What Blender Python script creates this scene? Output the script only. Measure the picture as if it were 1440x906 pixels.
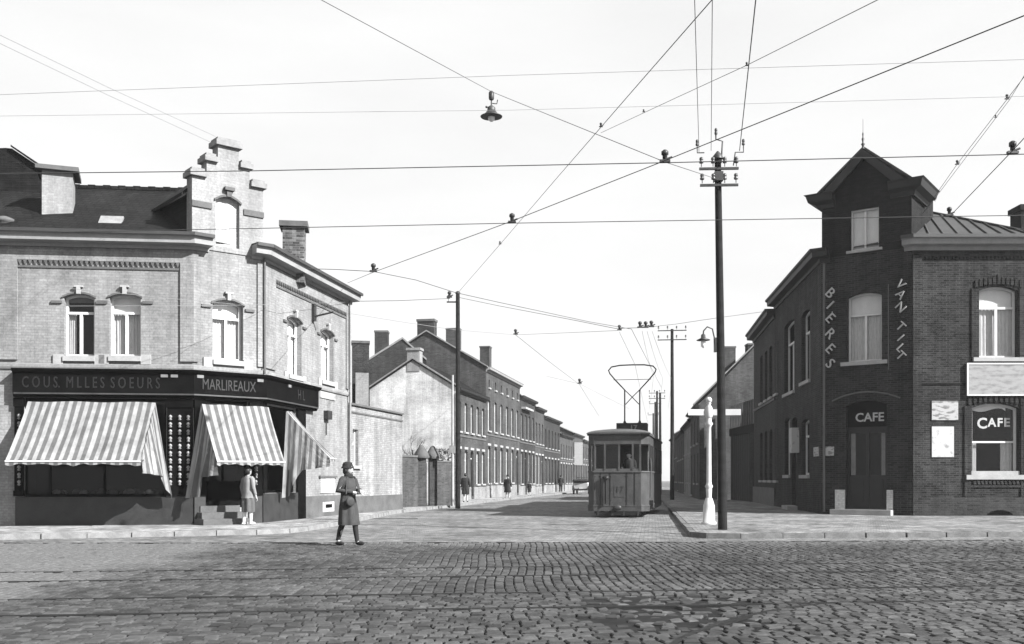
import bpy, bmesh, math, random
import numpy as np
from mathutils import Vector, Matrix
R = math.radians
rnd = random.Random(7)
for o in list(bpy.data.objects): bpy.data.objects.remove(o)
SC = bpy.context.scene
COL = SC.collection

# ------------------------------------------------------------------ camera, world, sun, exposure
EYE, HOR, FPX = 1.35, 674.0, 1400.0        # eye height, horizon row and focal length in photo pixels (1440 wide)
cam = bpy.data.cameras.new('camera'); camo = bpy.data.objects.new('camera', cam); COL.objects.link(camo)
camo.location = (0, 0, EYE); camo.rotation_euler = (R(90), 0, 0)
cam.sensor_width = 36; cam.lens = 36*FPX/1440; cam.shift_y = (HOR-453)/1440
cam.clip_start = .1; cam.clip_end = 4000
SC.camera = camo
SUN_EL, SUN_DIR = R(35), Vector((.86, -.51)).normalized()
sun = bpy.data.lights.new('sun', 'SUN'); suno = bpy.data.objects.new('sun', sun); COL.objects.link(suno)
sun.energy = 5.0; sun.angle = R(.6); sun.color = (1, 1, 1)
sd = Vector((SUN_DIR.x*math.cos(SUN_EL), SUN_DIR.y*math.cos(SUN_EL), math.sin(SUN_EL)))
suno.rotation_euler = sd.to_track_quat('Z', 'Y').to_euler()
W = bpy.data.worlds.new('World'); SC.world = W; W.use_nodes = True
nt = W.node_tree; N = nt.nodes; L = nt.links
bg = N['Background']
sky = N.new('ShaderNodeTexSky'); sky.sky_type = 'NISHITA'; sky.sun_disc = False
sky.sun_elevation = SUN_EL; sky.sun_rotation = math.atan2(SUN_DIR.x, SUN_DIR.y)
sky.air_density = 1.0; sky.dust_density = 3.0; sky.ozone_density = 1.0
bw = N.new('ShaderNodeRGBToBW'); L.new(sky.outputs[0], bw.inputs[0])
# thin high overcast, uneven in long streaks, all round the horizon
tc = N.new('ShaderNodeTexCoord'); mp = N.new('ShaderNodeMapping'); mp.inputs['Scale'].default_value = (2.2, 2.2, 9)
L.new(tc.outputs['Generated'], mp.inputs[0])
nz = N.new('ShaderNodeTexNoise'); nz.inputs['Scale'].default_value = 1.6; nz.inputs['Detail'].default_value = 7
L.new(mp.outputs[0], nz.inputs['Vector'])
mr = N.new('ShaderNodeMapRange'); mr.inputs[1].default_value = .3; mr.inputs[2].default_value = .72
mr.inputs[3].default_value = 5.7; mr.inputs[4].default_value = 6.3; L.new(nz.outputs[0], mr.inputs[0])
mx = N.new('ShaderNodeMix'); mx.data_type = 'FLOAT'; mx.inputs[0].default_value = .7
L.new(bw.outputs[0], mx.inputs[2]); L.new(mr.outputs[0], mx.inputs[3])
L.new(mx.outputs[0], bg.inputs[0]); bg.inputs[1].default_value = .062
SC.view_settings.view_transform = 'Standard'; SC.view_settings.look = 'None'
SC.view_settings.exposure = 1.68; SC.view_settings.gamma = 1.0

# ------------------------------------------------------------------ materials (the photograph has no colour: all neutral greys)
MATS = {}
def _base(name, rough):
    m = bpy.data.materials.new(name); m.use_nodes = True; MATS[name] = m
    b = m.node_tree.nodes['Principled BSDF']; b.inputs['Roughness'].default_value = rough
    b.inputs['Specular IOR Level'].default_value = .3
    return m, m.node_tree.nodes, m.node_tree.links, b
def _ramp(N, L, src, a, b, lo=.3, hi=.7):
    r = N.new('ShaderNodeMapRange'); r.inputs[1].default_value = lo; r.inputs[2].default_value = hi
    r.inputs[3].default_value = a; r.inputs[4].default_value = b; L.new(src, r.inputs[0]); return r.outputs[0]
def _math(N, L, op, a, b):
    n = N.new('ShaderNodeMath'); n.operation = op
    for i, v in enumerate((a, b)):
        if hasattr(v, 'links'): L.new(v, n.inputs[i])
        else: n.inputs[i].default_value = v
    return n.outputs[0]
def _noise(N, L, vec, scale, detail=6, rough=.6):
    n = N.new('ShaderNodeTexNoise'); n.inputs['Scale'].default_value = scale; n.inputs['Detail'].default_value = detail
    n.inputs['Roughness'].default_value = rough; L.new(vec, n.inputs['Vector']); return n.outputs[0]
def _bump(N, L, b, h, strength, dist):
    n = N.new('ShaderNodeBump'); n.inputs['Strength'].default_value = strength; n.inputs['Distance'].default_value = dist
    L.new(h, n.inputs['Height']); L.new(n.outputs[0], b.inputs['Normal'])
def plain(name, v, rough=.7, var=.25, scale=3.0, bump=.004, spec=.3, metal=0):
    m, N, L, b = _base(name, rough); b.inputs['Specular IOR Level'].default_value = spec; b.inputs['Metallic'].default_value = metal
    uv = N.new('ShaderNodeUVMap').outputs[0]
    a = _noise(N, L, uv, scale); c = _noise(N, L, uv, scale*9, 4)
    s = _math(N, L, 'ADD', _math(N, L, 'MULTIPLY', a, .65), _math(N, L, 'MULTIPLY', c, .35))
    L.new(_ramp(N, L, s, v*(1-var), v*(1+var), .35, .65), b.inputs['Base Color'])
    if bump: _bump(N, L, b, c, .5, bump)
    return m
def brick(name, c1, c2, mortar, bw=.22, bh=.072, gap=.009, stain=.3, bump=.006, rough=.85, limewash=None):
    m, N, L, b = _base(name, rough); b.inputs['Specular IOR Level'].default_value = .08
    uv = N.new('ShaderNodeUVMap').outputs[0]
    t = N.new('ShaderNodeTexBrick'); L.new(uv, t.inputs['Vector'])
    t.inputs['Color1'].default_value = (c1, c1, c1, 1); t.inputs['Color2'].default_value = (c2, c2, c2, 1)
    t.inputs['Mortar'].default_value = (mortar, mortar, mortar, 1); t.inputs['Scale'].default_value = 1
    t.inputs['Mortar Size'].default_value = gap; t.inputs['Brick Width'].default_value = bw; t.inputs['Row Height'].default_value = bh
    t.inputs['Mortar Smooth'].default_value = .3; t.inputs['Bias'].default_value = 0
    g = N.new('ShaderNodeRGBToBW'); L.new(t.outputs['Color'], g.inputs[0])
    big = _noise(N, L, uv, .7, 8, .65); fine = _noise(N, L, uv, 14, 3)
    k = _math(N, L, 'MULTIPLY', _ramp(N, L, big, 1-stain, 1+stain, .32, .68), _ramp(N, L, fine, .82, 1.18, .3, .7))
    sm = N.new('ShaderNodeMapping'); sm.inputs['Scale'].default_value = (2.6, .22, 1); L.new(uv, sm.inputs[0])
    k = _math(N, L, 'MULTIPLY', k, _ramp(N, L, _noise(N, L, sm.outputs[0], 1, 7, .7), 1-stain*.9, 1+stain*.5, .36, .64))
    v = _math(N, L, 'MULTIPLY', g.outputs[0], k)
    if limewash is not None:
        x = N.new('ShaderNodeMix'); x.data_type = 'FLOAT'
        L.new(_ramp(N, L, _noise(N, L, uv, 1.3, 9, .7), 1, .35, .52, .7), x.inputs[0]); L.new(v, x.inputs[2]); x.inputs[3].default_value = limewash
        v = x.outputs[0]
    L.new(v, b.inputs['Base Color'])
    h = _math(N, L, 'SUBTRACT', _math(N, L, 'MULTIPLY', fine, .4), t.outputs['Fac'])
    _bump(N, L, b, h, .7, bump)
    return m
def tiles(name, c, w=.24, h=.2):
    return brick(name, c*.8, c*1.25, c*.3, w, h, .018, .35, .03, .7)
def stripes(name, a, d, period):
    m, N, L, b = _base(name, .9)
    s = N.new('ShaderNodeSeparateXYZ'); uvn = N.new('ShaderNodeUVMap').outputs[0]; L.new(uvn, s.inputs[0])
    f = _math(N, L, 'FRACT', _math(N, L, 'MULTIPLY', s.outputs[0], 1/period), 0)
    st = _math(N, L, 'ADD', _ramp(N, L, f, 0, 1, .44, .5), _ramp(N, L, f, 0, -1, .94, 1))
    nn = _ramp(N, L, _noise(N, L, uvn, 2.5, 8, .65), .62, 1.25, .3, .7)
    _bump(N, L, b, _noise(N, L, uvn, 1.6, 4), .9, .09)
    v = _math(N, L, 'ADD', _math(N, L, 'MULTIPLY', st, d-a), a)
    L.new(_math(N, L, 'MULTIPLY', v, nn), b.inputs['Base Color'])
    tr = N.new('ShaderNodeBsdfTranslucent'); L.new(_math(N, L, 'MULTIPLY', v, .8), tr.inputs['Color'])
    mixs = N.new('ShaderNodeMixShader'); mixs.inputs[0].default_value = .22
    L.new(b.outputs[0], mixs.inputs[1]); L.new(tr.outputs[0], mixs.inputs[2]); L.new(mixs.outputs[0], N['Material Output'].inputs[0])
    return m
def glass(name, refl=.14, tint=.75):
    m, N, L, b = _base(name, .05); N.remove(b)
    t = N.new('ShaderNodeBsdfTransparent'); t.inputs[0].default_value = (tint, tint, tint, 1)
    g = N.new('ShaderNodeBsdfGlossy'); g.inputs['Roughness'].default_value = .04; g.inputs['Color'].default_value = (.9, .9, .9, 1)
    lw = N.new('ShaderNodeLayerWeight'); lw.inputs[0].default_value = .35
    f = _math(N, L, 'ADD', _math(N, L, 'MULTIPLY', lw.outputs['Fresnel'], .22), refl*.3)
    x = N.new('ShaderNodeMixShader'); L.new(f, x.inputs[0]); L.new(t.outputs[0], x.inputs[1]); L.new(g.outputs[0], x.inputs[2])
    L.new(x.outputs[0], N['Material Output'].inputs[0]); return m
def print_mat(name, paper, ink, sx, sy, lo=.5, hi=.6):
    m, N, L, b = _base(name, .6)
    mp = N.new('ShaderNodeMapping'); mp.inputs['Scale'].default_value = (sx, sy, 1)
    L.new(N.new('ShaderNodeUVMap').outputs[0], mp.inputs[0])
    L.new(_ramp(N, L, _noise(N, L, mp.outputs[0], 1, 3, .5), paper, ink, lo, hi), b.inputs['Base Color']); return m
def ground_mat(name, v, bw=None, bh=None, var=.3, bump=.012, joint=.55, big=.35):
    m, N, L, b = _base(name, .92); b.inputs['Specular IOR Level'].default_value = .15
    p = N.new('ShaderNodeNewGeometry').outputs['Position']
    a = _noise(N, L, p, big, 7, .62); c = _noise(N, L, p, 6, 5); f = _noise(N, L, p, 2.1, 8, .75)
    k = _math(N, L, 'MULTIPLY', _ramp(N, L, a, 1-var, 1+var, .32, .68), _ramp(N, L, c, .62, 1.38, .3, .7))
    k = _math(N, L, 'MULTIPLY', k, _ramp(N, L, f, .45, 1.55, .34, .66))
    val = _math(N, L, 'MULTIPLY', k, v)
    h = c
    if bw:
        mp = N.new('ShaderNodeMapping'); mp.inputs['Rotation'].default_value = (0, 0, R(8)); L.new(p, mp.inputs[0])
        t = N.new('ShaderNodeTexBrick'); L.new(mp.outputs[0], t.inputs['Vector']); t.inputs['Scale'].default_value = 1
        t.inputs['Brick Width'].default_value = bw; t.inputs['Row Height'].default_value = bh
        t.inputs['Mortar Size'].default_value = bh*.09; t.inputs['Mortar Smooth'].default_value = .4
        for i, q in (('Color1', .8), ('Color2', 1.2), ('Mortar', joint)): t.inputs[i].default_value = (q, q, q, 1)
        g = N.new('ShaderNodeRGBToBW'); L.new(t.outputs['Color'], g.inputs[0]); val = _math(N, L, 'MULTIPLY', val, g.outputs[0])
        h = _math(N, L, 'SUBTRACT', _math(N, L, 'MULTIPLY', c, .5), t.outputs['Fac'])
    L.new(val, b.inputs['Base Color']); _bump(N, L, b, h, .8, bump)
    return m
def sett_mat(name):
    # worn stone setts: each stone its own tone, and pale road dust lying over the western end of the crossing
    m, N, L, b = _base(name, .8); b.inputs['Specular IOR Level'].default_value = .18
    p = N.new('ShaderNodeNewGeometry').outputs['Position']
    at = N.new('ShaderNodeAttribute'); at.attribute_name = 'tone'
    oi = N.new('ShaderNodeObjectInfo')
    tone = _math(N, L, 'FRACT', _math(N, L, 'ADD', at.outputs['Fac'], oi.outputs['Random']), 0)
    v = _ramp(N, L, tone, .02, .054, 0, 1)
    c = _noise(N, L, p, 9, 6, .65); a = _noise(N, L, p, .45, 6, .6)
    v = _math(N, L, 'MULTIPLY', v, _math(N, L, 'MULTIPLY', _ramp(N, L, c, .6, 1.4, .3, .7), _ramp(N, L, a, .6, 1.35, .33, .67)))
    s = N.new('ShaderNodeSeparateXYZ'); L.new(p, s.inputs[0])
    edge = _math(N, L, 'ADD', s.outputs[0], _math(N, L, 'MULTIPLY', _noise(N, L, p, .5, 6, .6), 4.2))
    d1 = _ramp(N, L, edge, .8, 0, -4.2, -3.1)
    far = _math(N, L, 'ADD', s.outputs[1], _math(N, L, 'MULTIPLY', _noise(N, L, p, .8, 6, .6), 3))
    d2 = _ramp(N, L, far, 0, .75, 21.2, 23.0)
    dust = _math(N, L, 'MAXIMUM', d1, d2)
    x = N.new('ShaderNodeMix'); x.data_type = 'FLOAT'; L.new(dust, x.inputs[0]); L.new(v, x.inputs[2])
    L.new(_ramp(N, L, c, .065, .11, .3, .7), x.inputs[3])
    L.new(x.outputs[0], b.inputs['Base Color']); _bump(N, L, b, c, .6, .01)
    return m

M_SETT = sett_mat('sett')
M_ROADBED = ground_mat('joint_dirt', .008)
M_STREET = ground_mat('street_setts', .115, .19, .13, .3, .012, .6)
M_PAVE_L = ground_mat('pale_paving', .19, .24, .12, .4, .01, .7, .5)
M_PAVE_R = ground_mat('grey_paving', .13, .2, .16, .45, .014, .6, .6)
M_EARTH = ground_mat('earth', .07)
M_KERB = plain('kerb_stone', .15, .85, .35, 4, .006)
M_KERBD = plain('dark_kerb_stone', .085, .85, .45, 4, .006)
M_CREAM = brick('pale_brick', .155, .19, .145, stain=.24, bump=.002)
M_CREAM2 = brick('pale_stone', .18, .2, .17, .22, .072, .006, .2, .002)
M_WHITE = brick('whitewash', .36, .44, .33, stain=.3, bump=.006)
M_WHITE2 = brick('shabby_whitewash', .17, .225, .15, stain=.3, bump=.008)
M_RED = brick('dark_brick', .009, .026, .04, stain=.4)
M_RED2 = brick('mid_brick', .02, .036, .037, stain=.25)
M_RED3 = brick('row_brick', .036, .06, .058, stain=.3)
M_SOOT = brick('sooty_brick', .007, .014, .009, stain=.4)
M_PATCH = brick('weathered_brick', .03, .15, .13, stain=.5)
M_STONE = plain('stone', .24, .8, .2, 3)
M_STONED = plain('dark_stone', .07, .8, .3, 2)
M_PLINTH = plain('plinth_granite', .022, .5, .35, 3)
M_COPE = plain('coping', .16, .85, .3, 4)
M_TIMBER = plain('cornice_paint', .2, .6, .2, 1.5)
M_TIMBERD = plain('cornice_dark', .01, .6, .3, 1.5)
M_FRAME = plain('window_paint', .45, .5, .12, 3, 0)
M_FRAMED = plain('dark_window_paint', .09, .5, .25, 3, 0)
M_SHOP = plain('shop_paint', .0045, .9, .5, 2, .002, 0)
M_SHOPL = plain('gilt_letters', .012, .45, .4, 8, 0)
M_GOLD = plain('ornament', .17, .5, .35, 12)
M_LETTER = plain('white_letters', .3, .6, .4, 6, 0)
M_GLASS = glass('glass', .05, .8); M_GLASSD = glass('dim_glass', .03, .5)
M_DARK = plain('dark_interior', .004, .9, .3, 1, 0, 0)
M_CURT = plain('curtain', .5, .95, .2, 3, .004)
M_BLIND = plain('blind', .75, .95, .08, 2, 0)
M_AWN = stripes('awning_cloth', .25, .095, .212)
M_SLATE = tiles('roof_tiles', .009)
M_SLATE2 = tiles('grey_tiles', .05)
M_ZINC = plain('zinc', .03, .6, .25, 1.2, .004)
M_WOOD = plain('pole_wood', .012, .85, .6, 5, .02, .1)
M_WOOD2 = plain('board_wood', .016, .8, .5, 2.5, .01)
M_WPAINT = plain('post_paint', .36, .5, .12, 5, .003)
M_IRON = plain('iron', .02, .5, .4, 4, .002)
M_WIRE = plain('wire', .03, .5, .2, 4, 0)
M_WIREP = plain('pale_wire', .17, .5, .2, 4, 0)
M_PORC = plain('insulator', .05, .3, .3, 6, 0)
M_RAIL = plain('rail_steel', .012, .6, .5, 1.5, .003, .1)
M_RAILW = plain('worn_rail', .075, .5, .4, 1.5, .003, .3)
M_TRAM = plain('tram_paint', .033, .55, .5, 2.2, .003, .4)
M_TRAMD = plain('tram_dark', .006, .5, .4, 3)
M_TRAMR = plain('tram_roof', .05, .8, .35, 2)
M_SKIN = plain('skin', .3, .6, .1, 8, 0)
M_BLACK = plain('black_cloth', .012, .9, .4, 6, .004)
M_DRESS = plain('dark_dress', .03, .9, .35, 5, .006)
M_GREYC = plain('grey_cloth', .14, .9, .25, 6, .005)
M_SKIRT = plain('skirt_cloth', .065, .9, .25, 6, .005)
M_HAIR = plain('hair', .012, .5, .4, 12, .004)
M_WSHOE = plain('white_shoe', .45, .5, .1, 8, 0)
M_CAR = plain('car_paint', .28, .35, .15, 2, 0, .5)
M_LEAF = plain('twig', .07, .9, .4, 6)
M_POST1 = print_mat('poster_print', .27, .1, 4, 11, .5, .62)
M_POST2 = print_mat('poster_faded', .33, .18, 6, 5, .56, .7)
M_SIGN = print_mat('faded_sign_print', .2, .12, 3.5, 9, .45, .7)
M_BULB = plain('lamp_glass', .6, .2, .1, 4, 0, .5)

# ------------------------------------------------------------------ builders
ORG = Vector((0, 0, 0))
class MB:
    def __init__(s): s.v = []; s.f = []; s.uv = []; s.smooth = []
    def face(s, pts, uv=None, smooth=False):
        i = len(s.v); s.v += [Vector(p) for p in pts]; s.f.append(tuple(range(i, i+len(pts)))); s.uv.append(uv); s.smooth.append(smooth)
    def grid(s, rows, uvs=None, closed=False, smooth=True):
        i = len(s.v); n = len(rows[0])
        for r in rows: s.v += [Vector(p) for p in r]
        for a in range(len(rows)-1):
            for b in range(n if closed else n-1):
                c = (b+1) % n
                s.f.append((i+a*n+b, i+a*n+c, i+(a+1)*n+c, i+(a+1)*n+b))
                s.uv.append(None if uvs is None else [uvs[a][b], uvs[a][c], uvs[a+1][c], uvs[a+1][b]]); s.smooth.append(smooth)
        return i
    def hexa(s, a, b):        # two quads (bottom ring a, top ring b), same order
        s.face(a[::-1]); s.face(b)
        for k in range(4):
            j = (k+1) % 4; s.face([a[k], a[j], b[j], b[k]])
    def box(s, c, e, rz=0, M=None):
        x, y, z = e[0]/2, e[1]/2, e[2]/2
        T = M or (Matrix.Translation(c) @ Matrix.Rotation(rz, 4, 'Z'))
        q = lambda zz: [T @ Vector(p) for p in ((-x, -y, zz), (x, -y, zz), (x, y, zz), (-x, y, zz))]
        s.hexa(q(-z), q(z)); return s
    def fbox(s, F, u0, u1, n0, n1, z0, z1):
        if u1 < u0: u0, u1 = u1, u0
        s.hexa([F.p(u0, n1, z0), F.p(u1, n1, z0), F.p(u1, n0, z0), F.p(u0, n0, z0)],
               [F.p(u0, n1, z1), F.p(u1, n1, z1), F.p(u1, n0, z1), F.p(u0, n0, z1)]); return s
    def prism(s, poly, ext):   # poly of 3D points, extrude vector
        e = Vector(ext); a = [Vector(p) for p in poly]; b = [p+e for p in a]
        s.face(a); s.face(b[::-1]); n = len(a)
        for k in range(n): j = (k+1) % n; s.face([a[k], b[k], b[j], a[j]])
        return s
    def tube(s, pts, r, seg=8, cap=True):
        pts = [Vector(p) for p in pts]; rr = r if isinstance(r, (list, tuple)) else [r]*len(pts); rings = []
        up = Vector((0, 0, 1)); prev = None
        for k, p in enumerate(pts):
            t = (pts[min(k+1, len(pts)-1)]-pts[max(k-1, 0)]).normalized()
            a = prev if prev is not None else (up if abs(t.z) < .9 else Vector((1, 0, 0)))
            x = (a - t*a.dot(t)).normalized(); prev = x; y = t.cross(x)
            rings.append([p + x*math.cos(q)*rr[k] + y*math.sin(q)*rr[k] for q in (2*math.pi*m/seg for m in range(seg))])
        s.grid(rings, closed=True)
        if cap: s.face(rings[0][::-1]); s.face(rings[-1])
        return s
    def lathe(s, c, prof, seg=16, ax=None):   # prof (r,z) bottom to top
        c = Vector(c); Q = ax or Matrix.Identity(3)
        rings = [[c + Q @ Vector((r*math.cos(q), r*math.sin(q), z)) for q in (2*math.pi*m/seg for m in range(seg))] for r, z in prof]
        s.grid(rings, closed=True); s.face(rings[0][::-1]); s.face(rings[-1]); return s
    def ball(s, c, r, seg=12, rings=8):
        c = Vector(c); rx, ry, rz = r if isinstance(r, (tuple, list)) else (r, r, r)
        s.grid([[c+Vector((rx*math.sin(a)*math.cos(q), ry*math.sin(a)*math.sin(q), -rz*math.cos(a))) for q in (2*math.pi*m/seg for m in range(seg))]
                for a in (math.pi*(.001+.998*k/rings) for k in range(rings+1))], closed=True); return s
    def sweep(s, prof, path):  # prof closed list of (out,z); path 2D, outward to the right hand of travel
        P = [Vector(p) for p in path]; rings = []
        for k, p in enumerate(P):
            d0 = (P[k]-P[k-1]).normalized() if k else (P[1]-P[0]).normalized()
            d1 = (P[k+1]-P[k]).normalized() if k < len(P)-1 else d0
            n0 = Vector((d0.y, -d0.x)); n1 = Vector((d1.y, -d1.x)); m = (n0+n1).normalized(); m = m/max(.3, m.dot(n0))
            rings.append([Vector((p.x+m.x*o, p.y+m.y*o, z)) for o, z in prof])
        s.grid(rings, closed=True, smooth=False); s.face(rings[0][::-1]); s.face(rings[-1]); return s
    def build(s, name, mat, parent=None):
        me = bpy.data.meshes.new(name)
        me.from_pydata([tuple(v-ORG) for v in s.v], [], s.f)
        me.update()
        uvl = me.uv_layers.new(name='UVMap'); co = s.v; dat = [0.0]*(2*len(me.loops)); k = 0
        for pi, p in enumerate(me.polygons):
            n = p.normal; u = s.uv[pi]
            if u is None:
                if abs(n.z) > .8: f = lambda q: (q.x, q.y)
                else:
                    h = Vector((-n.y, n.x)); h = h.normalized() if h.length > 1e-6 else Vector((1, 0))
                    sl = max(.25, math.sqrt(max(0, 1-n.z*n.z)))
                    f = lambda q, h=h, sl=sl: (q.x*h.x+q.y*h.y, q.z/sl)
                u = [f(co[i]) for i in s.f[pi]]
            for q in u: dat[k] = q[0]; dat[k+1] = q[1]; k += 2
        uvl.data.foreach_set('uv', dat)
        me.polygons.foreach_set('use_smooth', s.smooth)
        me.materials.append(mat)
        o = bpy.data.objects.new(name, me); COL.objects.link(o)
        if parent is not None: o.parent = parent
        else: o.location = ORG
        return o
def tag(o, label=None, cat=None, group=None, kind=None):
    for k, v in (('label', label), ('category', cat), ('group', group), ('kind', kind)):
        if v: o[k] = v
    return o
def thing(name, label, cat, loc=(0, 0, 0), group=None):
    global ORG
    o = bpy.data.objects.new(name, None); COL.objects.link(o); o.location = loc; o.empty_display_size = .3
    ORG = Vector(loc); return tag(o, label, cat, group)
def local():
    global ORG
    ORG = Vector((0, 0, 0))
def copy_tree(o, parent=None):
    c = o.copy(); COL.objects.link(c); c.parent = parent
    for ch in o.children: copy_tree(ch, c)
    return c
def at(px, py, Y): return Vector(((px-720)*Y/FPX, Y, EYE+(HOR-py)*Y/FPX))
class Fr:                     # a vertical facade plane: u along, n outward, z up
    def __init__(s, a, b):
        s.o = Vector(a); s.d = (Vector(b)-s.o); s.L = s.d.length; s.d.normalize(); s.n = Vector((s.d.y, -s.d.x))
    def p(s, u, n, z): q = s.o+s.d*u+s.n*n; return Vector((q.x, q.y, z))
    def p2(s, u, n=0): return s.o+s.d*u+s.n*n
    def u(s, px): k = (px-720)/FPX; return (k*s.o.y-s.o.x)/(s.d.x-k*s.d.y)
    def z(s, px, py): return EYE+(HOR-py)*(s.o.y+s.u(px)*s.d.y)/FPX
    def op(s, x0, x1, yt, yb, arch=0):
        c = (x0+x1)/2; return dict(u0=s.u(x0), u1=s.u(x1), z0=s.z(c, yb), z1=s.z(c, yt), arch=arch)
def head(op, u):
    a = op['arch']
    if not a: return op['z1']
    h = (op['u1']-op['u0'])/2; t = (u-(op['u0']+op['u1'])/2)/h
    return op['z1']-a*t*t
def wall(mb, F, u0, u1, z0, z1, ops=(), reveal=.16, top=None):
    br = {round(u0, 4), round(u1, 4)}
    for o in ops:
        n = 6 if o['arch'] else 1
        for k in range(n+1): br.add(round(o['u0']+(o['u1']-o['u0'])*k/n, 4))
    if top: br |= {round(t[0], 4) for t in top if u0 < t[0] < u1}
    br = sorted(b for b in br if u0-1e-4 <= b <= u1+1e-4)
    def tz(u):
        if not top: return z1
        for (a, za), (b, zb) in zip(top, top[1:]):
            if a <= u <= b: return za+(zb-za)*(u-a)/max(1e-6, b-a)
        return z1
    for a, b in zip(br, br[1:]):
        lo = (z0, z0); c = (a+b)/2
        for o in sorted((o for o in ops if o['u0'] < c < o['u1']), key=lambda o: o['z0']):
            if o['z0'] > lo[0]+1e-4: mb.face([F.p(a, 0, lo[0]), F.p(b, 0, lo[1]), F.p(b, 0, o['z0']), F.p(a, 0, o['z0'])])
            lo = (head(o, a), head(o, b))
        e_ = (b-a)*.3; ta, tb = tz(a+e_), tz(b-e_); sl = (tb-ta)/max(1e-6, b-a-2*e_); mb.face([F.p(a, 0, lo[0]), F.p(b, 0, lo[1]), F.p(b, 0, tb+sl*e_), F.p(a, 0, ta-sl*e_)])
    for o in ops:
        n = 6 if o['arch'] else 1; us = [o['u0']+(o['u1']-o['u0'])*k/n for k in range(n+1)]
        pts = [(o['u0'], o['z0'])]+[(u, head(o, u)) for u in us]+[(o['u1'], o['z0'])]
        for (a, za), (b, zb) in zip(pts, pts[1:]+pts[:1]):
            mb.face([F.p(a, 0, za), F.p(a, -reveal, za), F.p(b, -reveal, zb), F.p(b, 0, zb)])
def window(F, o, parent, reveal=.16, frame=None, style='curtain', sill=.05, sillmat=None, transom=.7, mull=True, fw=.065, sillw=.12, glassmat=None, depth=.5):
    u0, u1, z0, z1 = o['u0'], o['u1'], o['z0'], o['z1']; fm = frame or M_FRAME; n0, n1 = -reveal-.05, -reveal+.0
    f = MB(); sp = z1-o['arch']; n1 = -reveal+.012
    f.fbox(F, u0+.002, u0+fw, n0, n1, z0+.002, sp); f.fbox(F, u1-fw, u1-.002, n0, n1, z0+.002, sp)
    f.fbox(F, u0+fw, u1-fw, n0, n1-.002, z0+.002, z0+fw)
    k = 6 if o['arch'] else 1
    for i in range(k):
        a = u0+.002+(u1-u0-.004)*i/k; b = u0+.002+(u1-u0-.004)*(i+1)/k; ha, hb = head(o, a)-.002, head(o, b)-.002
        f.hexa([F.p(a, n1-.001, ha-fw), F.p(b, n1-.001, hb-fw), F.p(b, n0, hb-fw), F.p(a, n0, ha-fw)],
               [F.p(a, n1-.001, ha), F.p(b, n1-.001, hb), F.p(b, n0, hb), F.p(a, n0, ha)])
    zt = z0+(z1-z0)*transom if transom else z1-fw
    if transom: f.fbox(F, u0+fw, u1-fw, n0, n1+.01, zt-fw/2, zt+fw/2)
    if mull: c = (u0+u1)/2; f.fbox(F, c-fw*.55, c+fw*.55, n0, n1+.006, z0+fw, zt-fw/2)
    w = f.build('window', fm, parent)
    def sheet(a, b, za, zb, n): return [F.p(a, n, za), F.p(b, n, za), F.p(b, n, zb), F.p(a, n, zb)]
    g = MB(); g.face(sheet(u0, u1, z0, z1, n0+.02)); g.build('pane', glassmat or M_GLASS, w)
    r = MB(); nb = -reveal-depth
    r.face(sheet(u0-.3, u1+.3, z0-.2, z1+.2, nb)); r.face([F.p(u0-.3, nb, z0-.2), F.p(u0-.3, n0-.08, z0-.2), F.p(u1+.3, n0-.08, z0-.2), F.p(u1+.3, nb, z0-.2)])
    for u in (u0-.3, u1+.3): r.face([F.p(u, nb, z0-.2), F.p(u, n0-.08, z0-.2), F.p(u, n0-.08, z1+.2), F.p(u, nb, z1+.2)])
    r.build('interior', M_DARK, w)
    def cloth(a, b, za, zb, n, mat, name, amp=.02, waves=5):
        m = MB(); K = 18
        rows = [[F.p(a+(b-a)*i/K, n+amp*math.sin(i/K*waves*6.28+zz*.7), zz) for i in range(K+1)] for zz in (za, (za+zb)/2, zb)]
        m.grid(rows); m.build(name, mat, w)
    if style == 'curtain':
        cloth(u0, (u0+u1)/2-.015, z0, zt, n0-.06, M_CURT, 'curtain'); cloth((u0+u1)/2+.015, u1, z0, zt, n0-.06, M_CURT, 'curtain')
        cloth(u0, u1, zt, z1, n0-.05, M_BLIND, 'blind', .002, 1)
    elif style == 'blind': cloth(u0, u1, z0, z1, n0-.05, M_BLIND, 'blind', .003, 1)
    elif style == 'net': cloth(u0, u1, z0, z1, n0-.08, M_GREYC, 'curtain', .02, 6)
    elif style == 'open':   # one leaf open on the dark room, half-lowered blind above
        cloth(u0, u0+(u1-u0)*.3, z0, zt, n0-.06, M_CURT, 'curtain'); cloth(u0, u1, zt+.3, z1, n0-.05, M_GREYC, 'blind', .002, 1)
    if sill:
        sm = MB().fbox(F, u0-sillw, u1+sillw, -reveal+.02, .09, z0-sill*2.2, z0-.002); sm.build('sill', sillmat or M_STONE, w)
    return w
def text(s, size, M, mat, name, parent, ext=.006, align='CENTER', bold=0, sx=1):
    cu = bpy.data.curves.new('t', 'FONT'); cu.body = s; cu.size = size; cu.extrude = ext; cu.align_x = align; cu.align_y = 'CENTER'; cu.offset = bold
    cu.resolution_u = 3
    o = bpy.data.objects.new('t', cu); COL.objects.link(o); bpy.context.view_layer.update()
    me = bpy.data.meshes.new_from_object(o.evaluated_get(bpy.context.evaluated_depsgraph_get()))
    bpy.data.objects.remove(o); me.name = name
    for v in me.vertices: v.co = (M @ Vector((v.co.x*sx, v.co.y, v.co.z)))-ORG
    me.materials.clear(); me.materials.append(mat)
    if not me.uv_layers: me.uv_layers.new(name='UVMap')
    q = bpy.data.objects.new(name, me); COL.objects.link(q); q.parent = parent; return q
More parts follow.
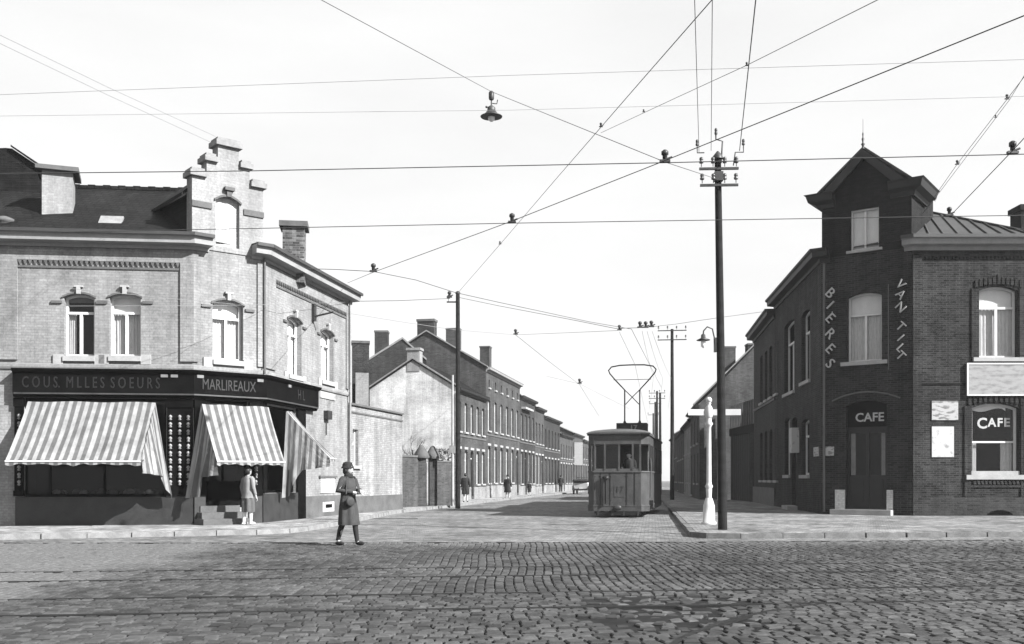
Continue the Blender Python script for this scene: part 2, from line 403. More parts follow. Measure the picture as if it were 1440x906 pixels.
def fmat(F, u, n, z, rot=0):
    c = F.p(u, n, z); X = Vector((F.d.x, F.d.y, 0)); Y = Vector((0, 0, 1)); Z = Vector((F.n.x, F.n.y, 0))
    m = Matrix(((X.x, Y.x, Z.x, c.x), (X.y, Y.y, Z.y, c.y), (X.z, Y.z, Z.z, c.z), (0, 0, 0, 1)))
    return m @ Matrix.Rotation(rot, 4, 'Z')
def chimney(parent, x, y, w, d, z0, z1, rz=0, mat=None, cap=.12, capo=.07, capmat=None):
    b = MB().box((x, y, (z0+z1-cap)/2), (w, d, z1-cap-z0), rz).build('chimney', mat or M_RED2, parent)
    MB().box((x, y, z1-cap/2+.001), (w+2*capo, d+2*capo, cap), rz).build('chimney_cap', capmat or M_STONED, b); return b
CORN = lambda z: [(0, z-.36), (.05, z-.36), (.06, z-.27), (.36, z-.25), (.38, z-.06), (.42, z-.04), (.43, z), (0, z)]
CORNS = lambda z: [(0, z-.3), (.05, z-.3), (.07, z-.2), (.2, z-.17), (.28, z-.15), (.3, z-.03), (.33, z), (0, z)]

# ================================================================== GROUND
TILT = math.tan(R(7))
def sheet(name, pts, z, mat, label=None, thick=None):
    mb = MB()
    if thick: mb.prism([(x, y, z) for x, y in pts][::-1], (0, 0, -thick))
    else: mb.face([(x, y, z) for x, y in pts])
    return tag(mb.build(name, mat), kind='structure')
local()
sheet('ground', [(-400, -60), (400, -60), (400, 700), (-400, 700)], -.09, M_EARTH)
road = sheet('road', [(-40, -6-40*TILT), (40, -6+40*TILT), (40, 24), (-40, 24)], -.034, M_ROADBED)
KL = [(-40, 18.2), (-11.5, 22.1), (-6.2, 24.2), (-5.55, 24.9), (-5.3, 26), (-5.05, 29), (-4.5, 39.4), (-2.77, 48.5), (-.87, 61), (9.1, 114), (17, 156)]
KR = [(40, 25.0), (12.1, 23.4), (5.2, 22.6), (4.45, 22.75), (4.15, 23.3), (9.15, 61), (16.3, 114), (22, 156)]
sheet('street', [(-40, 17.6), (-11.5, 21.2), (-6, 21.2), (4, 21.5), (12, 22.4), (40, 24.0), (40, 40), (24, 158), (15, 158), (-12, 40), (-40, 40)], -.004, M_STREET)
def offset_path(P, d):
    P = [Vector(p) for p in P]; out = []
    for k, p in enumerate(P):
        d0 = (P[k]-P[k-1]).normalized() if k else (P[1]-P[0]).normalized(); d1 = (P[k+1]-P[k]).normalized() if k < len(P)-1 else d0
        n0 = Vector((-d0.y, d0.x)); n1 = Vector((-d1.y, d1.x)); m = (n0+n1).normalized(); out.append(p+m*d/max(.4, m.dot(n0)))
    return out
inL = offset_path(KL, .16); inR = offset_path(KR, -.16)
pavL = sheet('pavement', [tuple(p) for p in inL]+[(-60, 156), (-60, 18)], .118, M_PAVE_L, thick=.2)
pavR = sheet('pavement', [(90, 156), (90, 25)]+[tuple(p) for p in inR], .118, M_PAVE_R, thick=.2)
def kerbs(parent, path, side, mat, ymax=95):
    unit = MB(); e = .006
    unit.hexa([Vector(p) for p in ((-.5, 0, -.15), (.5, 0, -.15), (.5, .155, -.15), (-.5, .155, -.15))], [Vector(p) for p in ((-.5, .012, .125), (.5, .012, .125), (.5, .155, .125), (-.5, .155, .125))])
    base = None
    for a, b in zip(path, path[1:]):
        a, b = Vector(a), Vector(b); d = b-a; n = max(1, round(d.length/1.0)); s = d.length/n; ang = math.atan2(d.y, d.x)
        for k in range(n):
            c = a+d*((k+.5)/n)
            if c.y > ymax or abs(c.x) > 15: continue
            if base is None: o = base = unit.build('kerb_stone', mat, parent)
            else: o = base.copy(); COL.objects.link(o); o.parent = parent
            o.location = (c.x, c.y, rnd.uniform(-.018, .008)); o.scale = (s-rnd.uniform(.012, .05), side*(1+rnd.uniform(-.12, .12)), 1); o.rotation_euler = (0, 0, ang+rnd.uniform(-.02, .02))
kerbs(pavL, KL, 1, M_KERB); kerbs(pavR, KR, -1, M_KERBD)

# stone setts of the crossing
RAILS = [15.4, 14.0, 11.9, 10.5]
def in_patch(x, y): return .75+.12*math.sin(y*5) < x < 2.55+.15*math.sin(y*3) and 8.9 < y < 11.75
setts = []
def zone_cols(v0, v1):      # rows running up the street: continuous joints away from the viewer
    x = -16.0
    while x < 17:
        w = rnd.uniform(.115, .142); n = max(1, round((v1-v0)/.2)); cut = [v0]+[v0+(v1-v0)*(k+rnd.uniform(-.16, .16))/n for k in range(1, n)]+[v1]
        for a, b in zip(cut, cut[1:]):
            cx = x+w/2; cv = (a+b)/2; y = cv+cx*TILT
            if abs(cx) < .56*y+1.2: setts.append((cx+.03*math.sin(cv*1.3), y, w-.016, (b-a)-.014, rnd.uniform(-.05, .05)))
        x += w
def zone_rows(v0, v1, pitch=.145):   # courses across the view
    n = round((v1-v0)/pitch); p = (v1-v0)/n
    for k in range(n):
        x = -12.0-rnd.random()*.2
        while x < 12.5:
            w = rnd.uniform(.12, .18); cx = x+w/2; y = v0+p*(k+.5)+cx*TILT+.02*math.sin(cx*1.1+k)
            if y > 6.6 and abs(cx) < .56*y+1.2: setts.append((cx, y, w-.013, p-.013, rnd.uniform(-.04, .04)+R(6)))
            x += w
zone_rows(5.2, 10.5-.05); zone_rows(10.5+.05, 11.9-.05); 
zone_cols(11.95, 13.95); zone_cols(14.05, 15.35); zone_cols(15.45, 18.4); zone_cols(18.42, 21.2); zone_cols(21.22, 23.4)
S2 = []
for (x, y, w, d, a) in setts:
    if y > np.interp(x, [-40, -11.5, -6, 4, 12, 40], [17.6, 21.2, 21.2, 21.5, 22.4, 24.0])-.06+.05*math.sin(x*9): continue
    z = rnd.gauss(-.006, .004); tx, ty = rnd.gauss(0, .02), rnd.gauss(0, .02)
    if in_patch(x, y):
        if rnd.random() < .5: continue
        x += rnd.uniform(-.03, .03); y += rnd.uniform(-.04, .04); a += rnd.uniform(-.5, .5); z -= rnd.uniform(0, .026); tx *= 3; ty *= 3; w *= .95; d *= 1.0
    S2.append((x, y, z, w, d, a, tx, ty))
vis = sorted([s for s in S2 if s[1] > 8.2 and abs(s[0]) < .514*s[1]+.05], key=lambda s: s[1])[:300]
single = set(id(s) for s in vis)
def sett_verts(w, d, jit):
    b = .013; o = [(-w/2, -d/2), (w/2, -d/2), (w/2, d/2), (-w/2, d/2)]; o = [(x+jit(), y+jit()) for x, y in o]
    i = [(x*(1-2*b/w), y*(1-2*b/d)) for x, y in o]
    return [(x, y, -.06) for x, y in o]+[(x, y, -.01) for x, y in o]+[(x, y, jit()*.4) for x, y in i]+[(0, 0, .0015)]
SF = [(0, 1, 5, 4), (1, 2, 6, 5), (2, 3, 7, 6), (3, 0, 4, 7), (4, 5, 9, 8), (5, 6, 10, 9), (6, 7, 11, 10), (7, 4, 8, 11), (8, 9, 12), (9, 10, 12), (10, 11, 12), (11, 8, 12)]
def sett_mesh(name, V, Fc, tone):
    me = bpy.data.meshes.new(name); me.from_pydata(V, [], Fc); me.update(); me.polygons.foreach_set('use_smooth', [False]*len(Fc))
    at_ = me.attributes.new('tone', 'FLOAT', 'FACE'); at_.data.foreach_set('value', tone); me.materials.append(M_SETT); return me
V, Fc, tone = [], [], []
for s in S2:
    if id(s) in single: continue
    x, y, z, w, d, a, tx, ty = s; k = len(V); ca, sa = math.cos(a), math.sin(a); t = rnd.random()
    for (px, py, pz) in sett_verts(w, d, lambda: rnd.uniform(-.005, .005)):
        V.append((x+px*ca-py*sa, y+px*sa+py*ca, z+pz+px*tx+py*ty))
    Fc += [tuple(i+k for i in f) for f in SF]; tone += [t]*len(SF)
o = bpy.data.objects.new('sett_paving', sett_mesh('sett_paving', V, Fc, tone)); COL.objects.link(o); o.parent = road; o['kind'] = 'stuff'
var = [sett_mesh('sett', sett_verts(.16, .15, lambda: rnd.uniform(-.006, .006)), SF, [rnd.random()]*len(SF)) for _ in range(8)]
for s in vis:
    x, y, z, w, d, a, tx, ty = s
    o = bpy.data.objects.new('sett', rnd.choice(var)); COL.objects.link(o); o.parent = road
    o.location = (x, y, z); o.scale = (w/.16, d/.15, 1); o.rotation_euler = (ty, -tx, a)
for v in RAILS:
    m = MB()
    for q in (-.033, .026):
        m.hexa([Vector((-26, v-26*TILT+q-.018, -.05)), Vector((26, v+26*TILT+q-.018, -.05)), Vector((26, v+26*TILT+q+.02, -.05)), Vector((-26, v-26*TILT+q+.02, -.05))],
               [Vector((-26, v-26*TILT+q-.018, -.004)), Vector((26, v+26*TILT+q-.018, -.004)), Vector((26, v+26*TILT+q+.02, -.004)), Vector((-26, v-26*TILT+q+.02, -.004))])
    m.build('rail', M_RAIL, road)
m = MB(); m.sweep([(-.03, -.03), (.03, -.03), (.03, .0), (-.03, .0)], [(3.4, 10.85), (2.9, 10.5), (2.35, 9.9), (1.9, 9.3), (1.45, 8.5), (1.1, 7.6)]); m.build('rail', M_RAIL, road)
TD = Vector((.196, .981)); TF = Vector((3.73, 35.0))     # tram axis and the foot of its front
for g in (-.5, .5):
    m = MB(); n = Vector((TD.y, -TD.x))
    P = [TF+n*g+TD*t for t in (110, 60, 30, 10, 0, -5)]+[Vector((TF.x+g-.98-1.2, 27.5)), Vector((TF.x+g-3.2, 24.2)), Vector((TF.x+g-6.2, 22.2))]
    m.sweep([(-.022, -.03), (.022, -.03), (.022, .001), (-.022, .001)], P); m.build('rail', M_RAILW, road)

# ================================================================== LEFT CORNER SHOP
C1 = Vector((-8.64, 27.0)); C2 = Vector((-7.12, 28.24)); C3 = Vector((-5.80, 35.3))
t6 = Vector((math.cos(R(6)), math.sin(R(6)))); C0 = C1-t6*9.5
shop = thing('corner_shop', 'pale brick corner shop with stepped gable and striped awnings', 'building', (C1.x, C1.y, .12))
L1, LC, LS = Fr(C0, C1), Fr(C1, C2), Fr(C2, C3)
ZC = L1.z(272, 333)                # cornice top
ZF = L1.z(272, 522)                # top of the shop fascia
w1 = L1.op(90, 133, 413, 501, .1); w2 = L1.op(154, 198, 413, 501, .1); w3 = LC.op(299, 342, 422, 507, .12)
w4 = LS.op(404, 424, 446, 528, .12); w5 = LS.op(451, 469, 464, 536, .12)
sw = dict(u0=L1.u(34), u1=L1.u(234), z0=L1.z(140, 699), z1=ZF-.75, arch=0)
dw = dict(u0=.32, u1=LC.L-.38, z0=.62, z1=ZF-.75, arch=0)
rw = dict(u0=.25, u1=LS.u(416), z0=.95, z1=ZF-.8, arch=0)
av = LS.op(453, 467, 606, 640, 0)
m = MB(); wall(m, L1, -2, L1.L, 0, ZC-.3, [w1, w2, sw], .17); wall(m, LC, 0, LC.L, 0, ZC-.3, [w3, dw], .17)
wall(m, LS, 0, LS.L, 0, ZC-.3, [w4, w5, rw], .2)
back = [LS.p2(LS.L), LS.p2(LS.L)+Vector((-9, 1.5)), Vector((C0.x-2, C0.y+9)), L1.p2(-2)]
for a, b in zip(back, back[1:]): m.face([(a.x, a.y, 0), (b.x, b.y, 0), (b.x, b.y, ZC-.3), (a.x, a.y, ZC-.3)])
m.build('wall', M_CREAM, shop)
for o_, F_, st in ((w1, L1, 'open'), (w2, L1, 'curtain'), (w3, LC, 'curtain'), (w4, LS, 'blind'), (w5, LS, 'blind')):
    w = window(F_, o_, shop, .17, style=st, sill=0); c = (o_['u0']+o_['u1'])/2; zt = o_['z1']
    q = MB().fbox(F_, c-.05, c+.05, 0, .1, zt-.02, zt+.16); q.fbox(F_, c-.11, c+.11, 0, .1, zt+.16, zt+.21); q.build('keystone', M_STONE, w)
    for a, b in ((o_['u0']-.32, o_['u0']-.05), (o_['u1']+.05, o_['u1']+.32)): MB().fbox(F_, a, b, 0, .05, zt-.27, zt-.2).build('impost', M_STONED, w)
    q = MB()
    k = 6
    for i in range(k):
        a = o_['u0']-.04+(o_['u1']-o_['u0']+.08)*i/k; b = o_['u0']-.04+(o_['u1']-o_['u0']+.08)*(i+1)/k
        ha, hb = head(o_, a), head(o_, b)
        q.hexa([F_.p(a, .045, ha), F_.p(b, .045, hb), F_.p(b, -.05, hb), F_.p(a, -.05, ha)], [F_.p(a, .045, ha+.05), F_.p(b, .045, hb+.05), F_.p(b, -.05, hb+.05), F_.p(a, -.05, ha+.05)])
    q.build('hood_mould', M_STONED, w)
    for a, b in ((o_['u0']-.27, o_['u0']-.01), (o_['u1']+.01, o_['u1']+.27)): MB().fbox(F_, a, b, .001, .05, o_['z0']-.22, o_['z0']+.04).build('sill_block', M_STONE, w)
    q = MB(); q.fbox(F_, o_['u0']-.01, o_['u1']+.01, -.15, .09, o_['z0']-.14, o_['z0']-.002); q.build('sill', M_STONE, w)
# string course, recessed panels, saw-tooth band
zs = w1['z0']-.36
MB().sweep([(0, zs), (.04, zs), (.06, zs+.06), (.06, zs+.14), (0, zs+.16)], [L1.p2(-2), C1, C2, LS.p2(LS.L)]).build('string_course', M_CREAM2, shop)
for o_, F_ in ((w1, L1), (w2, L1), (w3, LC), (w4, LS), (w5, LS)):
    MB().fbox(F_, o_['u0']-.1, o_['u1']+.1, .001, .035, zs-.26, zs-.05).build('apron_panel', M_STONE, shop)
q = MB()
uA, uB = L1.u(25), L1.u(254); zb = L1.z(140, 368)
q.fbox(L1, -2, uA, .001, .055, ZF+.25, ZC-.45); q.fbox(L1, uB, L1.L+.02, .001, .055, ZF+.25, ZC-.45); q.fbox(L1, uA, uB, .001, .055, zb, ZC-.45)
q.fbox(LC, -.02, .12, .001, .05, ZF+.25, ZC-.45); q.fbox(LC, LC.L-.12, LC.L+.02, .001, .05, ZF+.25, ZC-.45)
uC, uD = LS.u(386), LS.u(486); q.fbox(LS, .0, uC, .001, .05, ZF+.25, ZC-.45); q.fbox(LS, uD, LS.L, .001, .05, ZF+.25, ZC-.45); q.fbox(LS, uC, uD, .001, .05, zb, ZC-.45)
q.build('pilaster', M_CREAM, shop)
for F_, a, b in ((L1, uA, uB), (LS, uC, uD)):
    q = MB(); k = int((b-a)/.13)
    for i in range(k):
        u = a+(b-a)*(i+.5)/k
        q.prism([F_.p(u-.05, .004, zb-.002), F_.p(u+.05, .004, zb-.002), F_.p(u+.0, .004, zb-.13)], (F_.n.x*.045, F_.n.y*.045, 0))
    q.fbox(F_, a, b, .003, .03, zb-.2, zb-.14); q.build('sawtooth_band', M_STONED, shop)['kind'] = 'stuff'
# cornices: one along the main front, one along the side street, broken by the gable
gu0, gu1 = -.04, LC.L+.06
MB().sweep(CORN(ZC), [L1.p2(-2), C1, LC.p2(.42)]).build('cornice', M_TIMBER, shop)
MB().sweep(CORN(ZC), [LC.p2(LC.L-.3), C2, LS.p2(LS.L+.25)]).build('cornice', M_TIMBER, shop)
MB().sweep([(.432, ZC-.06), (.47, ZC-.06), (.47, ZC+.03), (.0, ZC+.05), (0, ZC+.02), (.432, ZC+.005)], [L1.p2(-2), C1, LC.p2(.42)]).build('gutter', M_ZINC, shop)
MB().sweep([(.432, ZC-.06), (.47, ZC-.06), (.47, ZC+.03), (.0, ZC+.05), (0, ZC+.02), (.432, ZC+.005)], [LC.p2(LC.L-.3), C2, LS.p2(LS.L+.25)]).build('gutter', M_ZINC, shop)
# stepped gable
GW = LC.L; st = [(-.05, ZC-.3), (-.05, 9.63), (.36, 9.63), (.36, 10.1), (.68, 10.1), (.68, 10.6), (GW-.68, 10.6), (GW-.68, 10.1), (GW-.36, 10.1), (GW-.36, 9.63), (GW+.05, 9.63), (GW+.05, ZC-.3)]
nic = dict(u0=.62, u1=GW-.66, z0=ZC-.15, z1=9.16, arch=.12)
m = MB(); FG = Fr(LC.p2(0, .03), LC.p2(GW, .03))
tops = [(-.05, 9.63), (.3599, 9.63), (.36, 10.1), (.6799, 10.1), (.68, 10.6), (GW-.68, 10.6), (GW-.6799, 10.1), (GW-.36, 10.1), (GW-.3599, 9.63), (GW+.05, 9.63)]
wall(m, FG, -.05, GW+.05, ZC-.3, 9.63, [nic], .12, tops)
bk = [FG.p(u, -.38, z) for u, z in st]; m.face(bk[::-1])
for (a, za), (b, zb_) in zip(st, st[1:]): m.face([FG.p(a, 0, za), FG.p(a, -.38, za), FG.p(b, -.38, zb_), FG.p(b, 0, zb_)])
gab = m.build('stepped_gable', M_CREAM2, shop)
for a, b, z in ((-.13, .34, 9.63), (.28, .66, 10.1), (.6, GW-.6, 10.6), (GW-.66, GW-.28, 10.1), (GW-.34, GW+.13, 9.63)):
    q = MB(); q.fbox(FG, a, b, -.46, .1, z-.05, z+.09); q.fbox(FG, a+.05, b-.05, -.42, .05, z+.09, z+.17); q.build('coping_stone', M_COPE, gab)
q = MB(); q.face([FG.p(nic['u0'], -.12, nic['z0']), FG.p(nic['u1'], -.12, nic['z0']), FG.p(nic['u1'], -.12, nic['z1']), FG.p(nic['u0'], -.12, nic['z1'])]); q.build('niche_panel', M_WHITE, gab)
c = GW/2; q = MB().fbox(FG, c-.07, c+.07, 0, .08, nic['z1']+.0, nic['z1']+.17); q.fbox(FG, c-.14, c+.14, 0, .13, nic['z1']+.17, nic['z1']+.26); q.build('keystone', M_STONED, gab)
for a, b in ((-.06, nic['u0']-.12), (nic['u1']+.12, GW+.06)): MB().fbox(FG, a, b, .001, .04, 8.75, 8.91).build('stone_band', M_STONED, gab)
q = MB()
for i in range(6):
    a = nic['u0']-.05+(nic['u1']-nic['u0']+.1)*i/6; b = nic['u0']-.05+(nic['u1']-nic['u0']+.1)*(i+1)/6; ha, hb = head(nic, a), head(nic, b)
    q.hexa([FG.p(a, .05, ha), FG.p(b, .05, hb), FG.p(b, -.06, hb), FG.p(a, -.06, ha)], [FG.p(a, .05, ha+.06), FG.p(b, .05, hb+.06), FG.p(b, -.06, hb+.06), FG.p(a, -.06, ha+.06)])
q.build('hood_mould', M_STONED, gab)
# dormer body behind the gable, main roof, flat roof over the side wing
bd = -LC.n*3.2
m = MB()
for u, s in ((.02, 1), (GW-.02, -1)):
    a, b = LC.p2(u), LC.p2(u)+bd
    m.face([(a.x, a.y, ZC-.3), (b.x, b.y, ZC-.3), (b.x, b.y, 9.2), (a.x, a.y, 9.2)])
m.build('dormer_cheek', M_SOOT, shop)
m = MB(); rz = 10.1
for u in (-.2, GW+.2):
    a, b = LC.p2(u, -.3), LC.p2(u)+bd; r0, r1 = LC.p2(GW/2, -.3), LC.p2(GW/2)+bd
    m.prism([(a.x, a.y, 9.08), (b.x, b.y, 9.08), (r1.x, r1.y, rz), (r0.x, r0.y, rz)], (0, 0, .1))
m.build('dormer_roof', M_SLATE, shop)
e0, e1 = L1.p2(-2, .1), L1.p2(L1.L, .1); r0, r1 = L1.p2(-2, -4.2), L1.p2(L1.L-.7, -4.2); ZR = EYE+(HOR-268)*31.0/FPX
b0, b1 = L1.p2(-2, -8.6), L1.p2(L1.L, -8.6); hp = LC.p2(GW, -.2)
v = lambda p, z: (p.x, p.y, z)
m = MB(); m.face([v(e0, ZC-.03), v(e1, ZC-.03), v(r1, ZR), v(r0, ZR)]); m.face([v(e1, ZC-.03), v(hp, ZC-.03), v(b1, ZC-.03), v(r1, ZR)]); m.face([v(r0, ZR), v(r1, ZR), v(b1, ZC-.03), v(b0, ZC-.03)])
roof = m.build('roof', M_SLATE, shop)
q = MB()
for i in range(34):
    u = 1.2+i*.225
    if u < L1.L-.75: q.fbox(L1, u, u+.215, -4.29, -4.11, ZR-.03, ZR+.07+.02*(i % 2))
q.build('ridge_tiles', M_SLATE, roof)
m = MB(); fl = [C1, C2, LS.p2(LS.L), back[1], back[2]]; m.face([v(p, ZC-.31) for p in fl]); m.build('flat_roof', M_ZINC, shop)
p = at(156, 321, 27.75); T = Matrix.Translation(p) @ Matrix.Rotation(R(6), 4, 'Z') @ Matrix.Rotation(R(14), 4, 'X')
q = MB().box(p, (.62, .55, .06), 0, T @ Matrix.Translation((0, 0, .16)) @ Matrix.Rotation(R(32), 4, 'X')); q.box(p, (.55, .5, .3), 0, T @ Matrix.Translation((0, .1, -.08))); q.build('skylight', M_COPE, roof)
p = at(76, 265, 28.3); chimney(shop, p.x, p.y+.3, .8, .95, 8.2, EYE+(HOR-237)*28.3/FPX, R(20), M_CREAM2, .12, .16, M_STONED)
p = at(411, 340, 30.6); chimney(shop, p.x-.0, p.y+.3, .66, .7, 7.4, EYE+(HOR-312)*30.6/FPX, R(8), M_PATCH, .16, .1, M_STONED)
q = MB().lathe((at(6, 320, 27.3).x, 27.3, ZC+.1), [(.2, 0), (.22, .35), (.27, .38), (.25, .46), (.1, .52)], 14); q.build('chimney_pot', M_STONED, shop)
# --- shop front
fas = MB().sweep([(.0, ZF-.75), (.16, ZF-.75), (.2, ZF-.66), (.22, ZF-.62), (.22, ZF-.12), (.3, ZF-.07), (.34, ZF), (0, ZF)], [L1.p2(L1.u(22)), C1, C2, LS.p2(LS.u(439))]).build('fascia', M_SHOP, shop)
MB().sweep([(.2, ZF-.675), (.245, ZF-.675), (.245, ZF-.635), (.2, ZF-.635)], [L1.p2(L1.u(24)), C1, C2, LS.p2(LS.u(438))]).build('fascia_moulding', M_TRAM, fas)
ls_ = .42
for s, F_, px, sx in (('C O U S.  M L L E S  S O E U R S', L1, 132, .62), ('MARLIREAUX', LC, 318, .62), ('H L', LS, 414, .9)):
    text(s, ls_, fmat(F_, F_.u(px), .222, ZF-.37), M_SHOPL if F_ is not LC else M_DRESS, 'lettering', fas, .008, sx=sx)['kind'] = 'stuff'
for F_, px in ((L1, 234), (L1, 248), (LC, 277), (LC, 361), (LS, 397)):
    MB().fbox(F_, F_.u(px)-.09, F_.u(px)+.09, .222, .25, ZF-.2, ZF-.12).build('bracket', M_GREYC, fas)
def pier(F_, a, b, cols):
    q = MB().fbox(F_, a, b, .001, .09, .95, ZF-.76); q.fbox(F_, a-.02, b+.02, .001, .12, .9, 1.05); q.fbox(F_, a-.02, b+.02, .001, .12, ZF-1.0, ZF-.77)
    pr = q.build('pier', M_SHOP, shop)
    for u in cols:
        for i in range(10):
            z = 1.18+i*.195
            MB().lathe(F_.p(u, .11, z), [(.015, 0), (.05, .02), (.025, .06), (.05, .09), (.045, .12), (.01, .15)], 8).build('ornament', M_GOLD, pr)
pier(L1, L1.u(236), L1.L-.01, (L1.u(241), L1.u(254), L1.u(266)))
pier(LC, .01, .31, ()); pier(LC, LC.L-.37, LC.L-.01, (LC.L-.2,)); pier(L1, L1.u(22), L1.u(34), (L1.u(29),))
MB().fbox(LS, .01, .24, .001, .08, .95, ZF-.76).build('pier', M_SHOP, shop); MB().fbox(LS, LS.u(416), LS.u(427), .001, .08, .12, ZF-.76).build('pier', M_SHOP, shop)
q = MB().fbox(L1, L1.u(23), L1.L-.001, .001, .08, .05, sw['z0']); q.fbox(LC, 0, .31, .001, .08, .05, .93); q.fbox(LC, LC.L-.37, LC.L-.002, .001, .08, .05, .93); q.fbox(LS, .001, LS.u(416), .001, .075, .05, .94)
q.build('plinth', M_PLINTH, shop)
def shopwin(F_, o_, name, bars, goods=True):
    f = MB(); n = -.1
    for u in bars: f.fbox(F_, u-.03, u+.03, n-.04, n+.02, o_['z0'], o_['z1'])
    f.fbox(F_, o_['u0'], o_['u1'], n-.039, n+.019, o_['z0'], o_['z0']+.08); f.fbox(F_, o_['u0'], o_['u1'], n-.039, n+.019, o_['z1']-.08, o_['z1'])
    w = f.build(name, M_SHOP, shop)
    g = MB(); g.face([F_.p(o_['u0'], n, o_['z0']), F_.p(o_['u1'], n, o_['z0']), F_.p(o_['u1'], n, o_['z1']), F_.p(o_['u0'], n, o_['z1'])]); g.build('pane', M_GLASSD, w)
    g = MB(); d = -.9; a, b, z0, z1 = o_['u0']-.02, o_['u1']+.02, o_['z0']-.01, o_['z1']+.02
    g.face([F_.p(a, d, z0), F_.p(b, d, z0), F_.p(b, d, z1), F_.p(a, d, z1)]); g.face([F_.p(a, d, z0), F_.p(a, -.17, z0), F_.p(b, -.17, z0), F_.p(b, d, z0)])
    g.face([F_.p(a, d, z0), F_.p(a, -.17, z0), F_.p(a, -.17, z1), F_.p(a, d, z1)]); g.face([F_.p(b, d, z0), F_.p(b, -.17, z0), F_.p(b, -.17, z1), F_.p(b, d, z1)])
    g.build('interior', M_SHOP, w)
    if goods:
        for i in range(26):
            u = a+.3+(b-a-.6)*rnd.random(); s = rnd.uniform(.06, .13)
            k = MB(); k.ball(F_.p(u, rnd.uniform(-.5, -.25), z0+s*.9), (s*1.3, s, s), 8, 5)
            k.build('goods', rnd.choice((M_GREYC, M_SKIRT, M_GOLD, M_DRESS)), w)
    return w
shopwin(L1, sw, 'shop_window', [sw['u0']+.03, sw['u1']-.03, (sw['u0']+sw['u1'])/2-1.2, (sw['u0']+sw['u1'])/2+.2])
shopwin(LS, rw, 'shop_window', [rw['u0']+.03, rw['u1']-.03], False)
dr = shopwin(LC, dw, 'shop_door', [dw['u0']+.05, dw['u1']-.05, dw['u0']+.55], False)
MB().fbox(LC, dw['u0']+.1, dw['u1']-.1, -.12, -.07, .62, 1.3).build('door_panel', M_SHOP, dr)
for i, (z, n1, ext) in enumerate(((.62, .12, .1), (.45, .42, .18), (.28, .72, .26))):
    MB().fbox(LC, .25-ext, 1.25+ext*.3, .085 if i else -.1, n1, .06, z).build('step', M_STONED, shop)
# cellar vent and patched plaster below the side wall
zv = LS.z(459, 713)
q = MB(); q.fbox(LS, LS.u(452), LS.u(468), .001, .05, zv-.16, zv+.17); vv = q.build('cellar_vent', M_WHITE, shop)
MB().fbox(LS, LS.u(456), LS.u(465), .051, .056, zv-.03, zv+.09).build('vent_opening', M_DARK, vv)
MB().fbox(LS, LS.u(450), LS.u(470), .001, .03, LS.z(460, 693), LS.z(460, 672)).build('wall_panel', M_WHITE, shop)
MB().fbox(LS, LS.u(448), LS.u(472), .001, .07, LS.z(460, 672), LS.z(460, 669)).build('drip_moulding', M_STONED, shop)
MB().fbox(LS, LS.u(428), LS.L+.001, .001, .04, .05, LS.z(460, 697)).build('plinth', M_STONED, shop)
# wall fixtures over the side street: iron bracket
q = MB().fbox(LS, LS.u(438), LS.u(441), .001, .1, LS.z(440, 452), LS.z(440, 428)); q.tube([LS.p(LS.u(439), .05, LS.z(440, 446)), LS.p(LS.u(439)+.05, .7, LS.z(440, 440))], .03); q.build('wire_bracket', M_IRON, shop)
q = MB().fbox(LS, LS.u(455), LS.u(461), .001, .16, LS.z(458, 590), LS.z(458, 578)); q.tube([LS.p(LS.u(457), .05, LS.z(458, 590)), LS.p(LS.u(457), .05, LS.z(458, 612))], .02); q.build('wall_box', M_IRON, shop)
MB().tube([LS.p(.02, .1, ZF+.05), LS.p(.02, .1, ZC-.3)], .035).build('downpipe', M_STONED, shop)
MB().tube([LS.p(LS.L-.1, .1, .3), LS.p(LS.L-.1, .1, ZC-.3)], .04).build('downpipe', M_CREAM2, shop)

# awnings: cloth, front bar, hanging side curtain
def awning(F_, a, b, zt, zb, n0, out, side, label, valmat=None, curtain=True, sag=.07, drop=1.9, shift=0):
    K, J = 24, 8; m = MB(); rows, uvs = [], []
    for j in range(J+1):
        t = j/J; rows.append([F_.p(a+(b-a)*i/K+shift*t, n0+(out-n0)*t, zt+(zb-zt)*t-sag*math.sin(math.pi*t)*(1+.5*math.sin(i*.9))-.022*math.sin(i*1.7)*t-.012*math.sin(i*.55+j)) for i in range(K+1)])
        uvs.append([((b-a)*i/K, t*2) for i in range(K+1)])
    m.grid(rows, uvs)
    vr = [rows[-1], [p-Vector((0, 0, .1+.012*math.sin(i*2.2))) for i, p in enumerate(rows[-1])]]; m.grid(vr, [uvs[-1], uvs[-1]])
    aw = m.build('awning', M_AWN, shop); aw['label'] = label
    MB().tube([F_.p(a+shift, out, zb-.02), F_.p(b+shift, out, zb-.02)], .022).build('front_bar', M_FRAME, aw)
    for u in (a, b): MB().tube([F_.p(u+shift, out-.03, zb-.02), F_.p(u, n0, zb+.25)], .014).build('arm', M_IRON, aw)
    for (u, pts, fl) in side:
        # pts: (n, z) outline top edge along the slope, lower edge hanging; given as pairs (t, hang)
        rows, uvs = [], []
        m = MB(); acc = 0; prev = None
        for k, (nn, z1, z0) in enumerate(pts):
            wv = .04*math.sin(k*1.7); tt = (nn-n0)/(out-n0); p1 = F_.p(u+wv*.3, nn, z1); p0 = F_.p(u+wv*2+fl*(1-tt), nn+.1*fl, z0)
            acc += 0 if prev is None else abs(nn-prev); prev = nn
            rows.append([p1.lerp(p0, q/6) for q in range(7)]); uvs.append([(acc*1.25, q/6) for q in range(7)])
        m.grid(rows, uvs); m.build('side_curtain', M_AWN, aw)
zt = L1.z(222, 567)
za = EYE+(HOR-648)*25.0/FPX
def slope(n, n0, out, zt, zb): return zt+(zb-zt)*(n-n0)/(out-n0)
